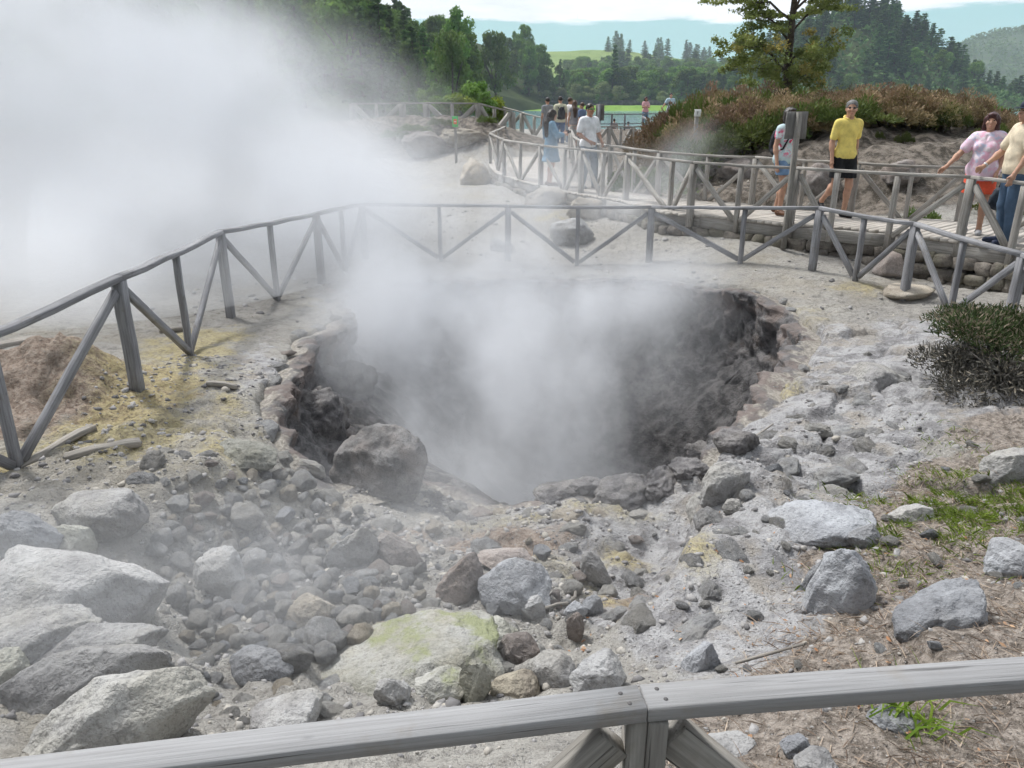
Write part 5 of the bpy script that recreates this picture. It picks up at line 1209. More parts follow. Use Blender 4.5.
# ------------------------------------------------------------------ people
class Grid:
    def __init__(s, lo, hi, h):
        s.lo = np.array(lo, float); s.h = h; n = np.ceil((np.array(hi) - lo) / h).astype(int) + 1
        s.ax = [s.lo[i] + h * np.arange(n[i]) for i in range(3)]; s.f = np.full(n, .5, np.float32)
    def _sub(s, lo, hi):
        sl = tuple(slice(max(0, int((lo[i] - s.lo[i]) / s.h)), max(0, int((hi[i] - s.lo[i]) / s.h) + 2)) for i in range(3))
        X, Y, Z = np.meshgrid(s.ax[0][sl[0]], s.ax[1][sl[1]], s.ax[2][sl[2]], indexing='ij', sparse=True); return sl, X, Y, Z
    def _put(s, sl, d, k, sub=False):
        a = s.f[sl]
        if sub: s.f[sl] = np.maximum(a, -d); return
        if k > 0: h = np.maximum(k - np.abs(a - d), 0) / k; s.f[sl] = np.minimum(a, d) - h * h * k * .25
        else: s.f[sl] = np.minimum(a, d)
    def cone(s, a, b, ra, rb, k=.02, sub=False):
        a = np.array(a, float); b = np.array(b, float); m = max(ra, rb) + k + .05
        sl, X, Y, Z = s._sub(np.minimum(a, b) - m, np.maximum(a, b) + m); ba = b - a; L = max(ba @ ba, 1e-9)
        t = np.clip(((X - a[0]) * ba[0] + (Y - a[1]) * ba[1] + (Z - a[2]) * ba[2]) / L, 0, 1)
        d = np.sqrt((X - a[0] - t * ba[0]) ** 2 + (Y - a[1] - t * ba[1]) ** 2 + (Z - a[2] - t * ba[2]) ** 2) - (ra + (rb - ra) * t); s._put(sl, d, k, sub)
    def ell(s, c, r, k=.02, sub=False):
        c = np.array(c, float); r = np.array(r, float); m = r + k + .05; sl, X, Y, Z = s._sub(c - m, c + m)
        x, y, z = X - c[0], Y - c[1], Z - c[2]; k0 = np.sqrt((x / r[0]) ** 2 + (y / r[1]) ** 2 + (z / r[2]) ** 2); k1 = np.sqrt((x / r[0] ** 2) ** 2 + (y / r[1] ** 2) ** 2 + (z / r[2] ** 2) ** 2)
        s._put(sl, k0 * (k0 - 1) / np.maximum(k1, 1e-6), k, sub)
    def clip(s, fn):
        X, Y, Z = np.meshgrid(*s.ax, indexing='ij', sparse=True); s.f = np.maximum(s.f, fn(X, Y, Z))
    def mesh(s):
        f = s.f; ins = f < 0; n = np.array(f.shape); c = n - 1
        acc = np.zeros((*c, 3), np.float32); cnt = np.zeros(c, np.float32); edges = []
        for ax in range(3):
            A = [slice(None)] * 3; B = [slice(None)] * 3; A[ax] = slice(0, -1); B[ax] = slice(1, None)
            fa, fb = f[tuple(A)], f[tuple(B)]; cr = ins[tuple(A)] != ins[tuple(B)]; idx = np.argwhere(cr)
            va = fa[cr]; vb = fb[cr]; t = va / (va - vb); pos = idx.astype(np.float32); pos[:, ax] += t
            o1, o2 = [(1, 2), (2, 0), (0, 1)][ax]
            for d1 in (0, 1):
                for d2 in (0, 1):
                    q = idx.copy(); q[:, o1] -= d1; q[:, o2] -= d2; ok = np.all((q >= 0) & (q < c), 1); qq = q[ok]
                    np.add.at(acc, (qq[:, 0], qq[:, 1], qq[:, 2]), pos[ok]); np.add.at(cnt, (qq[:, 0], qq[:, 1], qq[:, 2]), 1)
            edges.append((ax, o1, o2, idx, va < 0))
        has = cnt > 0; num = np.full(c, -1); num[has] = np.arange(has.sum()); V = acc[has] / cnt[has][:, None] * s.h + s.lo
        Q = []
        for ax, o1, o2, idx, neg in edges:
            cs = []
            for d1, d2 in ((0, 0), (1, 0), (1, 1), (0, 1)):
                q = idx.copy(); q[:, o1] -= d1; q[:, o2] -= d2; q = np.clip(q, 0, c - 1); cs.append(num[q[:, 0], q[:, 1], q[:, 2]])
            q = np.stack(cs, 1); q[~neg] = q[~neg][:, ::-1]; Q.append(q)
        Q = np.concatenate(Q); Q = Q[(Q >= 0).all(1)]; return V, Q

def wrinkle(V, a, f, seed):
    d = fbm(V[:, 0] * f + seed, V[:, 1] * f, V[:, 2] * f * .6 + seed, 3) * a
    c = np.array([0, 0, 0]); n = V.copy(); n[:, 2] = 0; n /= np.linalg.norm(n, axis=1)[:, None] + 1e-6; return V + n * d[:, None]

SKIN = {}
def skin(col):
    if col not in SKIN:
        t = NT('skin'); nz = t.noise(t.obj(), 14, 3); c = t.mix(t.ramp(nz, .35, .65), tuple(x * .86 for x in col), col)
        t.principled(c, .55, None, .35, **{'Subsurface Weight': .08, 'Subsurface Radius': (.02, .008, .004), 'Subsurface Scale': .5}); SKIN[col] = t.m
    return SKIN[col]
CL = {}
def cloth(name, col, var=.14):
    if name not in CL:
        t = NT(name); o = t.obj(); a = t.noise(o, 9, 4); b = t.noise(o, 320, 2)
        f = t.ramp(a, .3, .7, 1 - var, 1 + var); c = t.mix(1.0, col, t.n('CombineColor', {0: f, 1: f, 2: f}).outputs[0], 'MULTIPLY')
        t.principled(c, .88, t.bump(t.math('ADD', t.math('MULTIPLY', a, 3.0), b), .35, .008), .15); CL[name] = t.m
    return CL[name]
def print_cloth(name, base_c, cols, centre_z, rad):
    t = NT(name); o = t.obj(); c = base_c
    z = t.n('SeparateXYZ', {0: o}).outputs[2]; w = t.ramp(t.math('ABSOLUTE', t.math('SUBTRACT', z, centre_z)), rad, rad * .5)
    for i, cc in enumerate(cols):
        n = t.noise(t.n('VectorMath', {0: o, 1: (3.1 * i, 1.7 * i, 5.3 * i)}, operation='ADD').outputs[0], 9 + 2 * i, 3, .5)
        c = t.mix(t.math('MULTIPLY', t.ramp(n, .52, .60), w), c, cc)
    t.principled(c, .88, t.bump(t.noise(o, 9, 4), .5, .015), .15); return t.m

def person(label, loc, yaw, H=1.75, P=None, skin_col=(.50, .30, .21), tops=(), legsw=(), hair=None, shoes=None, glasses=None, hat=None, female=False, w=1.0, belly=0.0, h=.0105, group=None, face=True):
    """facing -Y before turning; P = joint overrides"""
    J = dict(head=(0, -.015, 1.625), neck=(0, .01, 1.47), shL=(.175, .01, 1.415), shR=(-.175, .01, 1.415), elL=(.225, .035, 1.13), elR=(-.225, .035, 1.13), wrL=(.235, -.03, .88), wrR=(-.235, -.03, .88), hL=(.015, -.15, -1), hR=(-.015, -.15, -1),
             hiL=(.09, 0, .92), hiR=(-.09, 0, .92), knL=(.10, -.015, .49), knR=(-.10, -.015, .49), anL=(.10, .03, .085), anR=(-.10, .03, .085), toL=(.125, -.15, .03), toR=(-.125, -.15, .03), twist=0.0, turn=0.0)
    if female:
        for k in ('shL', 'elL', 'wrL'): J[k] = (J[k][0] - .018, J[k][1], J[k][2])
        for k in ('shR', 'elR', 'wrR'): J[k] = (J[k][0] + .018, J[k][1], J[k][2])
    J.update(P or {}); A = {k: np.array(v, float) for k, v in J.items()}
    ct, st = math.cos(J['turn']), math.sin(J['turn']); hd = A['head']
    def hp(x, y, z): return hd + np.array([x * ct - y * st, x * st + y * ct, z])
    root = thing('person', loc, label, 'person', group, yaw); sc = H / 1.75
    pts = np.array([v for k, v in A.items() if k not in ('hL', 'hR', 'twist', 'turn')]); lo = pts.min(0) - [.2, .2, .09]; hi = pts.max(0) + [.2, .2, .22]; lo[2] = -.02; lo[:2] = np.minimum(lo[:2], [-.30, -.27]); hi[:2] = np.maximum(hi[:2], [.30, .25])
    def torso(g, e=0.0, k=.05):
        g.ell((0, .005, .945), (.158 * w + e + .01 * female, .112 * w + e, .12 + e), k); g.ell((0, -.008 - belly * .5, 1.10), (.138 * w + e - .012 * female, .098 * w + e + belly, .17), k); g.ell((0, 0, 1.30), (.160 * w + e, .108 * w + e, .17 + e), k)
        g.cone(A['shL'] * [.75, 1, 1], A['shR'] * [.75, 1, 1], .068 + e, .068 + e, k); g.ell((0, .02, 1.43), (.09 + e, .065 + e, .07 + e), k)
        if female:
            for s in (-1, 1): g.ell((s * .07 * w, -.085 * w, 1.27), (.062 + e, .058 + e, .062 + e), .03)
    def leg(g, s, e=0.0, k=.03, upto=1.0):
        hi_, kn, an = A['hi' + s], A['kn' + s], A['an' + s]
        if upto <= .5: g.cone(hi_, hi_ + (kn - hi_) * upto * 2, .088 * w + e, .088 * w + e - (.026 * upto * 2) * .6, k); return
        g.cone(hi_, kn, .086 * w + e, .056 + e, k); a2 = kn + (an - kn) * min(1, (upto - .5) * 2); g.cone(kn, a2, .054 + e, .036 + e, k)
        m = kn + (an - kn) * .32; g.ell(m + [0, .018, 0], (.05 + e, .052 + e, .10 + e), k)
    g = Grid(lo, hi, h); torso(g)
    g.ell((0, .05, .92), (.15 * w, .10, .11), .05)
    for s in 'LR':
        leg(g, s); an, to = A['an' + s], A['to' + s]; g.cone(an, an + [0, 0, -.02], .036, .04, .02); g.cone(an + [0, .03, -.045], to, .036, .026, .02)
        sh, el, wr = A['sh' + s], A['el' + s], A['wr' + s]; g.cone(sh, el, .052 * w, .040, .03); g.cone(el, wr, .040, .026, .015); g.ell(el + (wr - el) * .25, (.04, .04, .055), .03)
        # hand: palm, four fingers, thumb
        d = wr - el; d = d / np.linalg.norm(d) * .6 + A['h' + s]; d /= np.linalg.norm(d); sx = 1 if s == 'L' else -1
        side = np.cross(d, [sx, 0, 0]); side = side / (np.linalg.norm(side) + 1e-6) if np.linalg.norm(side) > .2 else np.array([0, -1., 0])
        nrm = np.cross(side, d)
        pc = wr + d * .05; g.cone(wr, pc, .026, .03, .015); g.cone(pc - side * .018, pc + side * .018, .02, .02, .015)
        for q, (o, ln) in enumerate(((-.030, .060), (-.010, .076), (.010, .08), (.030, .07))):
            b0 = wr + d * .085 + side * o; cv = nrm * (-.02 * (1 if sx > 0 else 1)); b1 = b0 + d * ln * .55; b2 = b1 + d * ln * .4 + cv * .8; g.cone(b0, b1, .0098, .0092, .006); g.cone(b1, b2, .0092, .0080, .004)
        t0 = wr + d * .03 + side * .026; t1 = t0 + d * .035 + side * .028; g.cone(t0, t1, .0125, .011, .008); g.cone(t1, t1 + d * .03 + side * .004, .011, .0085, .004)
    # neck and head
    g.cone(A['neck'] + [0, 0, -.03], hp(0, .02, -.06), .056, .05, .03); g.ell(hp(0, .012, .035), (.074, .094, .094), .02); g.ell(hp(0, -.02, -.045), (.056, .07, .068), .035)
    g.ell(hp(0, -.068, -.092), (.024, .02, .02), .025)
    g.cone(hp(0, -.088, .022), hp(0, -.110, -.022), .010, .0145, .012); g.ell(hp(0, -.086, -.060), (.024, .012, .010), .008)
    for s in (-1, 1): g.ell(hp(s * .075, .012, -.005), (.010, .020, .032), .006); g.ell(hp(s * .033, -.0985, .020), (.018, .014, .011), .0, True); g.ell(hp(s * .045, -.06, -.02), (.026, .03, .022), .02)
    V, Q = g.mesh(); link('body', make_mesh('body', V * sc, Q, skin(skin_col), None, True), root)
    def shell(name, fn, mat, wr_=.006, fr=9):
        gg = Grid(lo, hi, h); fn(gg); V, Q = gg.mesh()
        if wr_: V = wrinkle(V, wr_, fr, len(name) * 3.1)
        return link(name, make_mesh(name, V * sc, Q, mat, None, True), root)
    for T_ in tops:
        kind, mat = T_['kind'], T_['mat']; hem = T_.get('hem', .84); e = T_.get('e', .014); sl = T_.get('sleeve', .55)
        def fn(gg):
            torso(gg, e)
            for s in 'LR':
                sh, el, wr = A['sh' + s], A['el' + s], A['wr' + s]; q = min(sl, 1)
                if sl > 0: gg.cone(sh, sh + (el - sh) * q, .055 * w + e, (.055 - .010 * q) * w + e + .004, .03)
                if sl > 1: gg.cone(el, el + (wr - el) * (sl - 1), .042 + e, .034 + e, .03)
            if kind == 'dress':
                gg.cone((0, 0, 1.08), (0, .0, hem - .02), .125 + e, .215, .06); gg.ell((0, .0, hem + .02), (.25, .2, .12), .06)
            if kind != 'dress': gg.ell((0, .005, .955), (.158 * w + e + .022 + .01 * female, .112 * w + e + .022, .14 + e), .05); gg.ell((0, .045, .93), (.155 * w + e + .012, .10 + e + .012, .12), .05)
            if T_.get('flare'): gg.cone((0, -.01, 1.15), (0, 0, hem), .12 + e, .13 * w + e + T_['flare'], .05)
            gg.cone((0, 0, hem + .01), (0, 0, hem - .5), .28 if kind != 'dress' else .4, .34, 0, True) if False else None
            gg.clip(lambda X, Y, Z: np.where((np.abs(X) < .30), hem - Z, -1.0) + 0 * Y)
            gg.ell((0, -.03, 1.545 + T_.get('neck', 0)), (.078, .085, .075), 0, True)
            if T_.get('vneck'): gg.cone((0, -.12, 1.43), (0, -.13, 1.36), .03, .008, 0, True)
        o = shell(T_['name'], fn, mat, T_.get('wr', .010))
        if T_.get('collar'):
            m = MB(); pts = []
            for k in range(15): a = math.pi * (-.5 + .16) + (2 * math.pi - .32 * math.pi) * k / 14; pts.append(np.array([math.cos(a) * .080, math.sin(a) * .076 + .006, 1.500 + .03 * math.sin(a)]) * sc)
            m.tube(pts, [.017 * sc] * 15, 8); c = m.build('collar', mat, None, True); c.parent = root
    for T_ in legsw:
        upto = T_['upto']; e = T_.get('e', .014); top = T_.get('top', 1.0)
        def fn(gg):
            gg.ell((0, .005, .945), (.158 * w + e + .01 * female, .112 * w + e, .12 + e), .04); gg.ell((0, -.008 - belly * .5, 1.10), (.138 * w + e, .098 * w + e + belly, .17), .05); gg.ell((0, .05, .92), (.15 * w + e, .10 + e, .11), .05)
            for s in 'LR':
                hi_, kn, an = A['hi' + s], A['kn' + s], A['an' + s]
                if upto <= .5: gg.cone(hi_, hi_ + (kn - hi_) * upto * 2, .092 * w + e, .082 * w + e + T_.get('loose', .012), .03)
                else: gg.cone(hi_, kn, .09 * w + e, .064 + e, .03); gg.cone(kn, kn + (an - kn) * (upto - .5) * 2, .062 + e, .052 + e, .03)
            gg.clip(lambda X, Y, Z: Z - top + 0 * X + 0 * Y)
            if upto <= .5: hz = min((A['hi' + s] + (A['kn' + s] - A['hi' + s]) * upto * 2)[2] for s in 'LR') - .01; gg.clip(lambda X, Y, Z: hz - Z + 0 * X + 0 * Y)
        shell(T_['name'], fn, T_['mat'], .007)
    if shoes is not None:
        for s in 'LR':
            gg = Grid(lo, hi, h); an, to = A['an' + s], A['to' + s]; dr = to - an; dr[2] = 0; dr /= np.linalg.norm(dr)
            gg.cone(an + [0, 0, -.02] - dr * .01, an + [0, 0, -.045] - dr * .03, .043, .046, .02); gg.cone(an - dr * .03 + [0, 0, -.045], to, .045, .036, .02); tilt = np.array([0, 0, an[2] - .085])
            zl = min(an[2], to[2] + .055) - .092
            gg.clip(lambda X, Y, Z: (max(zl, -.02) - Z) + 0 * X + 0 * Y); V, Q = gg.mesh(); link('shoe', make_mesh('shoe', V * sc, Q, shoes, None, True), root)
    if hair is not None:
        def fn(gg):
            gg.ell(hp(0, .018, .045), (.083, .103, .095), .02)
            if hair['len'] > 0:
                gg.ell(hp(0, .045, -.02), (.088, .078, .11), .03)
                if hair['len'] > .5: gg.cone(hp(0, .07, .0), hp(0, .15, -.20), .082, .085, .05); gg.cone(hp(0, .15, -.20), hp(0, .16, -.46), .085, .05, .05); gg.cone(hp(.06, .05, 0), hp(.07, .06, -.36), .04, .03, .04); gg.cone(hp(-.06, .05, 0), hp(-.07, .06, -.36), .04, .03, .04)
                else:
                    for s in (-1, 1): gg.cone(hp(s * .075, .0, .04), hp(s * .085, .01, -.10), .03, .032, .04)
                    gg.ell(hp(0, -.075, .095), (.06, .03, .026), .03)
            zf = hair.get('front', .058)
            # keep the face clear
            gg.ell(hp(0, -.13, zf - .085), (.069 if hair['len'] > 0 else .088, .125, .088), 0, True)
            if hair['len'] <= 0:
                for s in (-1, 1): gg.ell(hp(s * .095, -.03, -.01), (.035, .06, .05), 0, True)
                gg.ell(hp(0, .0, -.125), (.2, .2, .108), 0, True)
        o = shell('hair', fn, hair['mat'], .010, 34)
    if glasses is not None:
        m = MB()
        for s in (-1, 1):
            c = [hp(s * .033 + .021 * math.cos(a) , -.104 - (-.012 if abs(s * .033 + .021 * math.cos(a)) > .045 else 0), .020 + .015 * math.sin(a)) * sc for a in np.linspace(0, 6.283, 12, endpoint=False)]
            cc = [q + np.array([st, -ct, 0]) * .004 for q in c]; n_ = len(c)
            m.add(np.array(c + cc), [list(range(n_))[::-1], list(range(n_, 2 * n_))] + [[k, (k + 1) % n_, n_ + (k + 1) % n_, n_ + k] for k in range(n_)])
            m.tube([hp(s * .054, -.098, .024) * sc, hp(s * .077, -.05, .024) * sc, hp(s * .079, .01, .020) * sc], .0028, 5)
        m.tube([hp(-.014, -.106, .026) * sc, hp(.014, -.106, .026) * sc], .003, 5)
        o = m.build('sunglasses', glasses, None); o.parent = root
    elif face:
        for s in (-1, 1):
            V, Q = _ICO[2]; o = link('eye', make_mesh('eye', (V * [.0105, .008, .007] + 0) @ np.array([[ct, st, 0], [-st, ct, 0], [0, 0, 1]]) * sc + hp(s * .033, -.0875, .020) * sc, Q, M_EYE, None, True), root)
    if face:
        m = MB(); m.tube([hp(-.022, -.0925, -.062) * sc, hp(-.01, -.0985, -.060) * sc, hp(0, -.099, -.061) * sc, hp(.01, -.0985, -.060) * sc, hp(.022, -.0925, -.062) * sc], [.002, .0045, .005, .0045, .002], 6); o = m.build('lips', M_LIP, None, True); o.parent = root
    if hat is not None:
        gg = Grid(lo, hi, h); gg.ell(hp(0, .012, .07), (.088, .106, .085), .0); gg.clip(lambda X, Y, Z: (hd[2] + .052 - Z) + 0 * X + 0 * Y); gg.cone(hp(0, -.075, .058), hp(0, -.165, .045), .062, .045, .0) if False else None
        gg2 = gg; V, Q = gg2.mesh(); link('cap', make_mesh('cap', V * sc, Q, hat, None, True), root)
        m = MB(); R = []
        for k in range(11):
            a = math.pi * (1.08 + .84 * k / 10); R.append(hp(.082 * math.cos(a), .012 + .10 * math.sin(a), .058)); 
        O = [hp(.078 * math.cos(math.pi * (1.08 + .84 * k / 10)), -.02 + .175 * math.sin(math.pi * (1.08 + .84 * k / 10)), .047) for k in range(11)]
        V = [q * sc for q in R + O] + [(q - np.array([0, 0, .006])) * sc for q in R + O]; n_ = 11
        fs = []
        for k in range(10): fs += [[k, k + 1, n_ + k + 1, n_ + k], [2 * n_ + k + 1, 2 * n_ + k, 3 * n_ + k, 3 * n_ + k + 1], [n_ + k, n_ + k + 1, 3 * n_ + k + 1, 3 * n_ + k]]
        m.add(np.array(V), fs); o = m.build('brim', hat, None); o.parent = root
    return root, A, sc
M_EYE = plain('eye', (.03, .025, .02), .2, .02, .5); M_LIP = plain('lip', (.42, .17, .14), .5, .05)
M_LENS = plain('dark_lens', (.012, .012, .014), .08, .02, .6); M_LENSG = plain('green_mirror_lens', (.03, .38, .10), .1, .05, .6)
HAIR_G = plain('grey_hair', (.15, .147, .143), .6, .35, .3, 60); HAIR_D = plain('dark_hair', (.022, .016, .013), .45, .4, .4, 60); HAIR_R = plain('reddish_dark_hair', (.055, .018, .018), .45, .4, .4, 60); HAIR_B = plain('brown_hair', (.07, .042, .028), .5, .4, .35, 60)
S_TAN = (.50, .29, .20); S_PALE = (.60, .38, .29); S_DARK = (.40, .21, .135)
BLACKSH = plain('black_shoe', (.02, .02, .022), .5, .2); GREYSH = plain('grey_shoe', (.28, .28, .29), .6, .2); BROWNSH = plain('brown_sandal', (.12, .06, .035), .6, .2); BLUESH = plain('dark_blue_shoe', (.03, .04, .075), .6, .2)
def at(px, Y, dz=0.0, gr=None):
    r = ray(px, 150); x = r[0] / r[1] * Y; return (x, Y, (deck_z(x, Y) if gr is None else gr) + .004 + dz)
Y_ = math.radians
# man in yellow, walking towards the right
p = at(845.5, 12.75)
person('man in a yellow polo shirt and black shorts wearing dark sunglasses', p, Y_(8), 1.76, dict(turn=Y_(-27), hiR=(-.085, 0, .92), knR=(-.10, .0, .50), anR=(-.10, .33, .22), toR=(-.11, .22, .075), knL=(.10, -.07, .50), anL=(.10, -.02, .085), toL=(.12, -.20, .03),
       elL=(.215, .10, 1.15), wrL=(.215, .05, .91), elR=(-.222, .03, 1.13), wrR=(-.225, -.04, .88)), S_TAN,
       [dict(name='polo_shirt', kind='tee', mat=cloth('yellow_cotton', (.76, .62, .18)), hem=.90, sleeve=.68, e=.010, collar=True, vneck=True)], [dict(name='shorts', mat=cloth('black_shorts_cloth', (.018, .019, .021)), upto=.36, top=1.0, e=.016)], dict(len=0, mat=HAIR_G, front=.083), BLACKSH, M_LENS, w=.98, belly=.008)
# woman with the backpack behind the sign post
p = at(785.5, 13.0); bp = p
_, AB, _s = person('woman in a pink and pale blue top and denim shorts walking behind the sign post', p, Y_(30), 1.66, dict(turn=Y_(-8), knR=(-.10, -.14, .52), anR=(-.10, -.10, .10), toR=(-.11, -.27, .05), knL=(.10, .06, .50), anL=(.10, .16, .11), toL=(.11, -.01, .03), elL=(.21, .06, 1.13), wrL=(.225, .0, .88), elR=(-.21, .03, 1.13), wrR=(-.225, -.05, .88)), S_TAN,
       [dict(name='top', kind='tee', mat=print_cloth('pink_flower_print', (.52, .64, .66), [(.62, .06, .16), (.68, .14, .24), (.72, .72, .74)], 1.14, .26), hem=.86, sleeve=.38, e=.014)], [dict(name='shorts', mat=cloth('denim_shorts', (.17, .27, .42)), upto=.27, top=.98)], dict(len=.4, mat=HAIR_D), BROWNSH, female=True)
# woman in pink
p = at(986.5, 10.95)
pinkw = person('woman in a pale pink patterned T-shirt and orange-red shorts leaning on the handrail', p, Y_(-40), 1.60, dict(turn=Y_(6), shR=(-.165, -.01, 1.40), elR=(-.32, -.12, 1.17), wrR=(-.43, -.33, .985), hR=(-.5, -.6, -.3), elL=(.23, .09, 1.14), wrL=(.20, -.08, .92)), S_TAN,
       [dict(name='t_shirt', kind='tee', mat=print_cloth('pastel_print_cotton', (.72, .52, .62), [(.52, .54, .68), (.74, .42, .54), (.78, .68, .73)], 1.12, .34), hem=.80, sleeve=.62, e=.02, flare=.03, vneck=True)], [dict(name='shorts', mat=cloth('orange_red_cloth', (.74, .11, .055)), upto=.35, top=.98, e=.02)], dict(len=.4, mat=HAIR_R, front=.052), GREYSH, female=True, w=1.12, belly=.03)
# man in the cap
p = at(1021, 10.15)
capm = person('man in a dark cap, cream shirt and jeans at the right edge', p, Y_(-95), 1.74, dict(turn=Y_(10), elR=(-.26, -.10, 1.13), wrR=(-.18, -.33, .955), hR=(.5, -.7, -.1), elL=(.25, -.02, 1.13), wrL=(.24, -.14, .90)), S_TAN,
       [dict(name='shirt', kind='tee', mat=cloth('cream_cotton', (.66, .57, .43)), hem=.88, sleeve=.7, e=.018)], [dict(name='jeans', mat=cloth('blue_denim', (.085, .135, .21)), upto=.985, top=1.0)], dict(len=0, mat=HAIR_G, front=.083), BLUESH, hat=plain('navy_cap', (.03, .038, .06), .8, .2), w=1.05, belly=.025)
# woman in blue
p = at(551, 18.35)
bluew = person('long-haired woman in a blue denim dress looking at her camera', p, Y_(98), 1.64, dict(turn=Y_(20), head=(0, -.03, 1.62), elR=(-.22, -.10, 1.16), wrR=(-.10, -.30, 1.19), hR=(.3, -.6, .3), elL=(.22, -.08, 1.15), wrL=(.09, -.31, 1.20), hL=(-.3, -.6, .3), knL=(.10, -.03, .49), anL=(.10, .04, .085)), S_PALE,
       [dict(name='dress', kind='dress', mat=cloth('light_denim', (.17, .29, .40)), hem=.56, sleeve=1.75, e=.018, wr=.012)], [], dict(len=1.0, mat=HAIR_D), BROWNSH, female=True, h=.012)
# man in white
p = at(588.5, 17.7)
whitem = person('man in a white T-shirt and jeans with green mirrored sunglasses', p, Y_(30), 1.76, dict(turn=Y_(0), elR=(-.26, .02, 1.14), wrR=(-.13, -.19, 1.0), hR=(.6, -.5, -.2), elL=(.25, -.01, 1.14), wrL=(.20, -.20, .98), hL=(-.2, -.5, -.7), knR=(-.10, -.06, .49), anR=(-.10, .06, .10), toR=(-.12, -.10, .03), knL=(.10, -.10, .50), anL=(.11, -.10, .085), toL=(.13, -.28, .03)), S_DARK,
       [dict(name='t_shirt', kind='tee', mat=cloth('white_cotton', (.76, .77, .80)), hem=.87, sleeve=.7, e=.018)], [dict(name='jeans', mat=cloth('grey_blue_denim', (.19, .23, .28)), upto=.97, top=.98)], dict(len=0, mat=HAIR_D, front=.078), GREYSH, M_LENSG, h=.012)
# the group by the lake
def small(label, px, Y, yaw, H, topc, topn, legc, legn, hairm, long=0, female=False, P=None, gr=None, skinc=S_TAN, sleeve=.6, upto=.97, w=1.0):
    q = at(px, Y, gr=gr); return person(label, q, Y_(yaw), H, P, skinc, [dict(name='shirt', kind='tee', mat=cloth(topn, topc), hem=.86, sleeve=sleeve)], [dict(name='trousers' if upto > .5 else 'shorts', mat=cloth(legn, legc), upto=upto, top=.99)], dict(len=long, mat=hairm), BLACKSH, female=female, h=.018, face=False, w=w)
small('man in a dark grey shirt at the left of the group by the lake', 547, 31.0, 200, 1.74, (.26, .27, .29), 'dark_grey_cotton', (.20, .30, .42), 'pale_denim', HAIR_D, gr=-1.66)
small('person in a pale yellow shirt with a dark backpack in the group by the lake', 559.5, 30.6, 190, 1.78, (.62, .60, .45), 'pale_yellow_cotton', (.06, .12, .24), 'blue_trouser', HAIR_D, gr=-1.66)
bag2 = at(559.5, 30.6, gr=-1.66)
small('person in a white shirt half hidden behind the long-haired woman by the lake', 569.0, 31.2, 120, 1.74, (.74, .72, .72), 'white_shirt_cloth', (.35, .40, .46), 'grey_trouser', HAIR_B, gr=-1.66)
small('woman with long brown hair and a dark top in the group by the lake', 573.5, 29.9, 185, 1.66, (.30, .29, .30), 'charcoal_cotton', (.62, .40, .33), 'rose_cloth', HAIR_B, 1.0, True, gr=-1.67, sleeve=.15, upto=.42)
small('person in a navy shirt leaning at the right of the group by the lake', 581, 29.6, 230, 1.58, (.14, .19, .30), 'navy_cotton', (.045, .055, .08), 'navy_trouser', HAIR_B, gr=-1.67, P=dict(elR=(-.27, -.12, 1.16), wrR=(-.26, -.36, 1.08), hR=(0, -.7, -.2)))
small('person in a pink and white top and jeans at the lake railing', 643.3, 46.3, 10, 1.62, (.70, .40, .42), 'pink_white_cotton', (.18, .31, .46), 'mid_denim', HAIR_R, .4, True, gr=-1.46, P=dict(elR=(-.22, -.06, 1.15), wrR=(-.08, -.25, 1.22), elL=(.22, -.06, 1.15), wrL=(.08, -.25, 1.2)))
small('man in a pale blue T-shirt with an arm on the lake railing', 667.5, 45.9, 0, 1.80, (.50, .64, .72), 'pale_blue_cotton', (.42, .47, .58), 'pale_grey_blue_trouser', HAIR_D, gr=-1.44, P=dict(elR=(-.32, -.02, 1.18), wrR=(-.46, -.08, .98), hR=(-.3, -.3, -.8)))
small('left one of two people standing lower on the shore, only the head showing', 613, 53.5, 170, 1.72, (.32, .27, .25), 'brown_cotton', (.12, .13, .16), 'dark_trouser', HAIR_D, gr=-1.32 - 1.72 + .18)
small('right one of two people standing lower on the shore, only the head showing', 627, 53.5, 150, 1.68, (.26, .27, .30), 'grey_cotton', (.12, .13, .16), 'dark_trouser', HAIR_D, gr=-1.50 - 1.68 + .18)

# things carried
def backpack(label, loc, yaw, s, mat, z0):
    root = thing('backpack', (loc[0], loc[1], loc[2] + z0 * s), label, 'backpack', None, yaw); g = Grid((-.22, -.12, -.12), (.22, .42, .50), .012)
    g.ell((0, .20, .18), (.14, .085, .22), .03); g.ell((0, .25, .10), (.11, .07, .12), .05); g.cone((-.09, .16, .02), (.09, .16, .02), .06, .06, .04); V, Q = g.mesh()
    link('pack', make_mesh('pack', V * s, Q, mat, None, True), root)
    for sx in (-1, 1):
        m = MB(); m.tube([np.array(q) * s for q in [(sx * .10, .155, .34), (sx * .115, .06, .435), (sx * .115, -.07, .40), (sx * .115, -.135, .24), (sx * .135, -.06, .08), (sx * .11, .12, .02)]], .016 * s, 6); o = m.build('strap', mat, None, True); o.parent = root
M_BAG = plain('black_bag_cloth', (.022, .024, .03), .7, .25)
backpack('black backpack on the back of the woman behind the sign post', bp, Y_(30), .95, M_BAG, 1.02)
backpack('small dark backpack on the person in pale yellow by the lake', bag2, Y_(190), 1.0, M_BAG, 1.02)
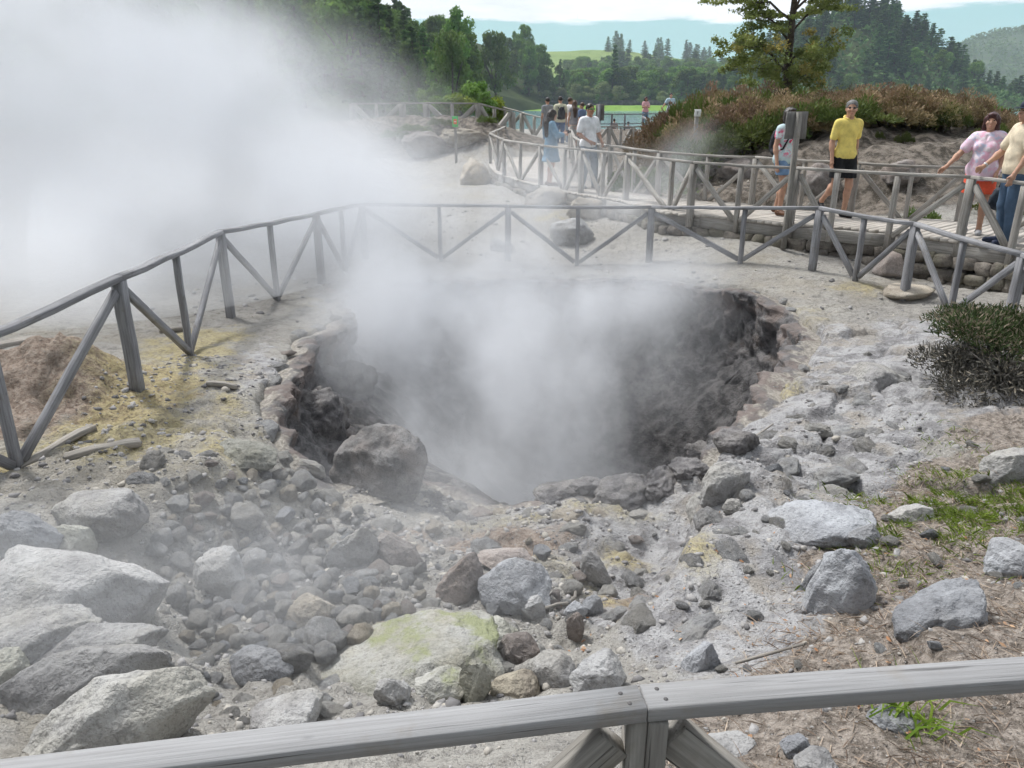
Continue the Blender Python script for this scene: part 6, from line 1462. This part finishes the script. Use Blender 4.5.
def handbag():
    c = D(1000.5, 196, 10.55); root = thing('handbag', (c[0], c[1], c[2]), 'dark soft bag hanging from a hand between the couple at the rail', 'bag')
    g = Grid((-.25, -.15, -.25), (.25, .15, .3), .012); g.ell((0, 0, -.04), (.135, .07, .13), .03); g.ell((.02, 0, -.10), (.15, .075, .085), .05); g.cone((-.03, 0, .06), (.02, 0, .12), .05, .02, .05); V, Q = g.mesh(); V = wrinkle(V, .02, 12, 3)
    link('bag_body', make_mesh('bag_body', V, Q, plain('blue_black_bag_cloth', (.03, .04, .055), .7, .3), None, True), root)
    m = MB(); m.tube([(-.05, 0, .08), (-.02, .0, .19), (.03, 0, .23), (.06, 0, .18), (.06, 0, .06)], .011, 6); o = m.build('handle', M_BAG, None, True); o.parent = root
handbag()
def camera_held():
    root0, A, s = bluew; a = Y_(98); q = (A['wrL'] + A['wrR']) / 2 * s + np.array([0, -.09, .05]); x = q[0] * math.cos(a) - q[1] * math.sin(a); y = q[0] * math.sin(a) + q[1] * math.cos(a)
    root = thing('camera', (root0.location[0] + x, root0.location[1] + y, root0.location[2] + q[2]), 'small dark camera held up by the woman in the blue dress', 'camera', None, a)
    m = MB(); m.beam((-.055, 0, 0), (.055, 0, 0), .045, .075, ch=.006); o = m.build('camera_body', M_BAG); o.parent = root
    m = MB(); m.tube([(0, -.024, 0), (0, -.07, 0)], [.028, .026], 14); o = m.build('lens', M_LENS); o.parent = root
camera_held()
def wristwatch():
    root0, A, s = capm; a = Y_(-95); q = (A['wrR'] + (A['elR'] - A['wrR']) * .12) * s; d = A['elR'] - A['wrR']; d /= np.linalg.norm(d)
    m = MB(); pts = [q - d * .012, q + d * .012]; m.tube(pts, [.034, .034], 16); o = m.build('wristwatch', plain('silver_metal', (.5, .5, .5), .3, .1, .5, 20, .9), None, True); o.parent = root0
wristwatch()
# ------------------------------------------------------------------ steam and air
def steam(name, lo, hi, blobs, noise_scale, thr=(.38, .66), aniso=.15, warp=(1, 1, 1), floor=.12, col=(.915, .928, .955), detail=4, label=None, drift=(0, 0, 0)):
    """blobs: (centre, radii, density, softness); one cloud of vapour inside a closed body"""
    t = NT(name); p = t.pos()
    tot = None
    q = t.n('Mapping', {'Vector': p, 'Location': drift, 'Scale': warp}).outputs[0]
    n0 = t.noise(q, noise_scale * .45, 2, .5, out=1)
    pw = t.n('VectorMath', {0: p, 1: t.n('VectorMath', {0: t.n('VectorMath', {0: n0, 1: (.5, .5, .5)}, operation='SUBTRACT').outputs[0], 'Scale': 2.2 / max(noise_scale, .2) * .6}, operation='SCALE').outputs[0]}, operation='ADD').outputs[0]
    for c, r, d, soft in blobs:
        v = t.n('VectorMath', {0: pw, 1: c}, operation='SUBTRACT').outputs[0]; v = t.n('VectorMath', {0: v, 1: tuple(1 / k for k in r)}, operation='MULTIPLY').outputs[0]
        L = t.n('VectorMath', {0: v}, operation='LENGTH').outputs['Value']; f = t.ramp(L, 1.0, 1 - soft, 0, d)
        tot = f if tot is None else t.math('ADD', tot, f)
    nz = t.noise(q, noise_scale, detail, .58)
    m = t.ramp(nz, thr[0], thr[1], floor, 1.0)
    dens = t.math('MULTIPLY', tot, m)
    vp = t.n('VolumePrincipled', {'Color': (*col, 1), 'Density': dens, 'Anisotropy': aniso}); t.t.links.new(vp.outputs[0], t.out.inputs['Volume'])
    try: t.m.volume_intensity = 1
    except Exception: pass
    V, Fq = _ICO[4]; lo = np.array(lo, float); hi = np.array(hi, float); Vv = np.sign(V) * np.abs(V) ** .55; Vv /= np.abs(Vv).max(0)
    Vv = (Vv * .5 + .5) * (hi - lo) + lo
    o = link('steam', make_mesh('steam', Vv, Fq, t.m, None, True)); tag(o, kind='stuff'); return o
# the great cloud at left, from vents behind the fence
steam('steam_cloud', (-22, 4.9, -2.9), (1.0, 24, 9.0), [((-9.5, 15.5, .0), (8.2, 5.2, 4.0), .62, .8), ((-6.0, 16.0, -.6), (5.5, 5, 3.2), .72, .9), ((-9, 16.5, 3.6), (6.9, 4.6, 4.8), .34, .9), ((-3.9, 12.6, -1.5), (4.1, 4.0, 2.1), .95, .95), ((-10, 11.5, -1.7), (7, 4.2, 2.0), .42, .9), ((-5.4, 10.2, -2.0), (4.2, 3.8, 1.6), .75, .95), ((-7.0, 8.6, -2.0), (5.0, 3.6, 1.3), .40, .95)], .42, (.40, .60), 0.0, floor=.2, detail=5)
# steam boiling out of the pit and trailing over the back rim
steam('steam_pit', (-5.0, 6.0, -5.4), (4.4, 14.8, .6), [((-.25, 8.5, -3.8), (1.6, 1.8, 2.2), 1.9, .9), ((-1.0, 9.8, -2.9), (2.7, 2.3, 1.3), 1.2, .95), ((.4, 10.4, -3.1), (2.8, 1.9, 1.4), 1.15, .95), ((-1.9, 11.4, -1.7), (2.8, 2.4, 1.6), .60, .95), ((2.0, 11.0, -2.8), (1.6, 1.4, .9), .6, .95), ((.8, 7.6, -4.6), (2.2, 1.7, .9), .8, .95),
      ((.3, 11.6, -2.5), (3.4, 1.7, .75), 1.5, .95), ((-.3, 10.4, -2.3), (3.0, 2.0, .9), 1.0, .95), ((1.9, 11.1, -2.4), (1.8, 1.3, .7), .5, .95), ((-.2, 12.2, -1.6), (3.5, 2.0, 1.4), .62, .95), ((-1.7, 9.4, -2.8), (1.5, 2.2, 1.0), .9, .95)], .75, (.41, .60), 0.0, (1, 1, .8), floor=.14)
# wisps by the boardwalk
steam('steam_wisp', (.6, 12.9, -2.6), (5.6, 18.2, .1), [((2.9, 15.2, -1.55), (1.15, 1.3, .95), .95, .95), ((3.6, 16.6, -1.0), (1.2, 1.0, .8), .7, .95), ((2.2, 14.4, -1.9), (1.6, 1.2, .7), .55, .95)], .85, (.38, .64), 0.0, floor=.15)
# a thin veil drifting over the stones in front
steam('steam_veil', (-3.6, 1.9, -3.0), (1.5, 6.2, -1.35), [((-1.3, 3.7, -2.35), (2.0, 1.7, .75), .48, .9), ((-.2, 4.9, -2.75), (1.5, 1.2, .7), .48, .9), ((-2.2, 2.7, -2.1), (1.4, 1.1, .7), .46, .9)], .9, (.38, .64), 0.0, floor=.2)

def haze():
    lo = np.array([-700, -30, -14.0]); hi = np.array([1700, 1600, 130.0]); V = np.array([[x, y, z] for x in (lo[0], hi[0]) for y in (lo[1], hi[1]) for z in (lo[2], hi[2])])
    Fq = np.array([[0, 1, 3, 2], [4, 6, 7, 5], [0, 4, 5, 1], [2, 3, 7, 6], [0, 2, 6, 4], [1, 5, 7, 3]])
    t = NT('haze_air'); vp = t.n('VolumePrincipled', {'Color': (.80, .88, 1.0, 1), 'Density': .00024, 'Anisotropy': .1}); t.t.links.new(vp.outputs[0], t.out.inputs['Volume'])
    o = link('haze', make_mesh('haze', V, Fq, t.m)); tag(o, kind='stuff')
haze()
# ------------------------------------------------------------------ camera, light, air
cam = bpy.data.cameras.new('camera'); co = bpy.data.objects.new('camera', cam); COL.objects.link(co)
cam.sensor_width = 36; cam.lens = 36 * F / 1024; cam.clip_end = 6000; cam.clip_start = .05
co.rotation_euler = (math.pi / 2 - PITCH, 0, 0); SC.camera = co
sun = bpy.data.lights.new('sun', 'SUN'); so = bpy.data.objects.new('sun', sun); COL.objects.link(so)
SUN_EL, SUN_AZ = math.radians(56), math.radians(-48)      # azimuth from +Y, clockwise
sun.energy = 3.3; sun.angle = math.radians(11); sun.color = (1, .98, .95)
_d = Vector((math.sin(SUN_AZ) * math.cos(SUN_EL), math.cos(SUN_AZ) * math.cos(SUN_EL), math.sin(SUN_EL)))
so.rotation_euler = (-_d).to_track_quat('-Z', 'Y').to_euler(); so.location = _d * 50
W = bpy.data.worlds.new('World'); SC.world = W; W.use_nodes = True; wt = W.node_tree; wt.nodes.clear()
class WN(NT):
    def __init__(s): s.t = wt; s.out = wt.nodes.new('ShaderNodeOutputWorld')
w = WN()
sky = w.n('TexSky', sky_type='NISHITA', sun_disc=False, sun_elevation=SUN_EL, sun_rotation=SUN_AZ, air_density=1.0, dust_density=1.5, ozone_density=1.0)
g = w.n('TexCoord').outputs['Generated']; sp = w.n('SeparateXYZ', {0: g})
# cloud deck: everything but a ragged strip of clear sky low over the lake
pv = w.n('VectorMath', {0: g, 1: (9.0, 9.0, 60.0)}, operation='MULTIPLY').outputs[0]
c1 = w.noise(pv, 1.0, 6, .6); c2 = w.noise(w.n('VectorMath', {0: g, 1: (5.0, 5.0, 26.0)}, operation='MULTIPLY').outputs[0], 1.0, 5, .55)
el = w.math('ADD', sp.outputs[2], w.math('MULTIPLY', w.math('SUBTRACT', c1, .5), .035))
rt = w.ramp(sp.outputs[0], .36, .5, 0, .006)
m = w.ramp(w.math('SUBTRACT', el, rt), .083, .091)
m2 = w.ramp(w.math('ADD', c2, w.math('MULTIPLY', rt, 2.0)), .60, .72, 1, .45)
m3 = w.math('MULTIPLY', m, m2)
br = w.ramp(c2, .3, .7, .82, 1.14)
br = w.math('MULTIPLY', br, w.ramp(sp.outputs[1], -.75, .25, .42, 1.06))  # unseen sky behind the camera dimmed on purpose, darkens the handrail's front face
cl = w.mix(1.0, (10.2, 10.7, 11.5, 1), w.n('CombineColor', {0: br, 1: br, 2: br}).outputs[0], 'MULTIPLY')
clear = w.mix(.8, sky.outputs[0], (4.2, 7.6, 8.0, 1))
low = w.ramp(sp.outputs[2], -.02, .02)
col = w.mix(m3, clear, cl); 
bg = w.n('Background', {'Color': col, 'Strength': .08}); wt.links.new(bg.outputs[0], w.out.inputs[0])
vs = SC.view_settings; vs.view_transform = 'Standard'; vs.look = 'None'; vs.exposure = EXPO; vs.gamma = 1; vs.use_curve_mapping = False
cy = SC.cycles; cy.use_denoising = True; cy.use_adaptive_sampling = True; cy.adaptive_threshold = .035; cy.adaptive_min_samples = 16; cy.max_bounces = 6; cy.diffuse_bounces = 3; cy.transparent_max_bounces = 12; cy.volume_bounces = VB
cy.volume_max_steps = 256; cy.volume_step_rate = VSR
try: cy.denoiser = 'OPENIMAGEDENOISE'
except Exception: pass
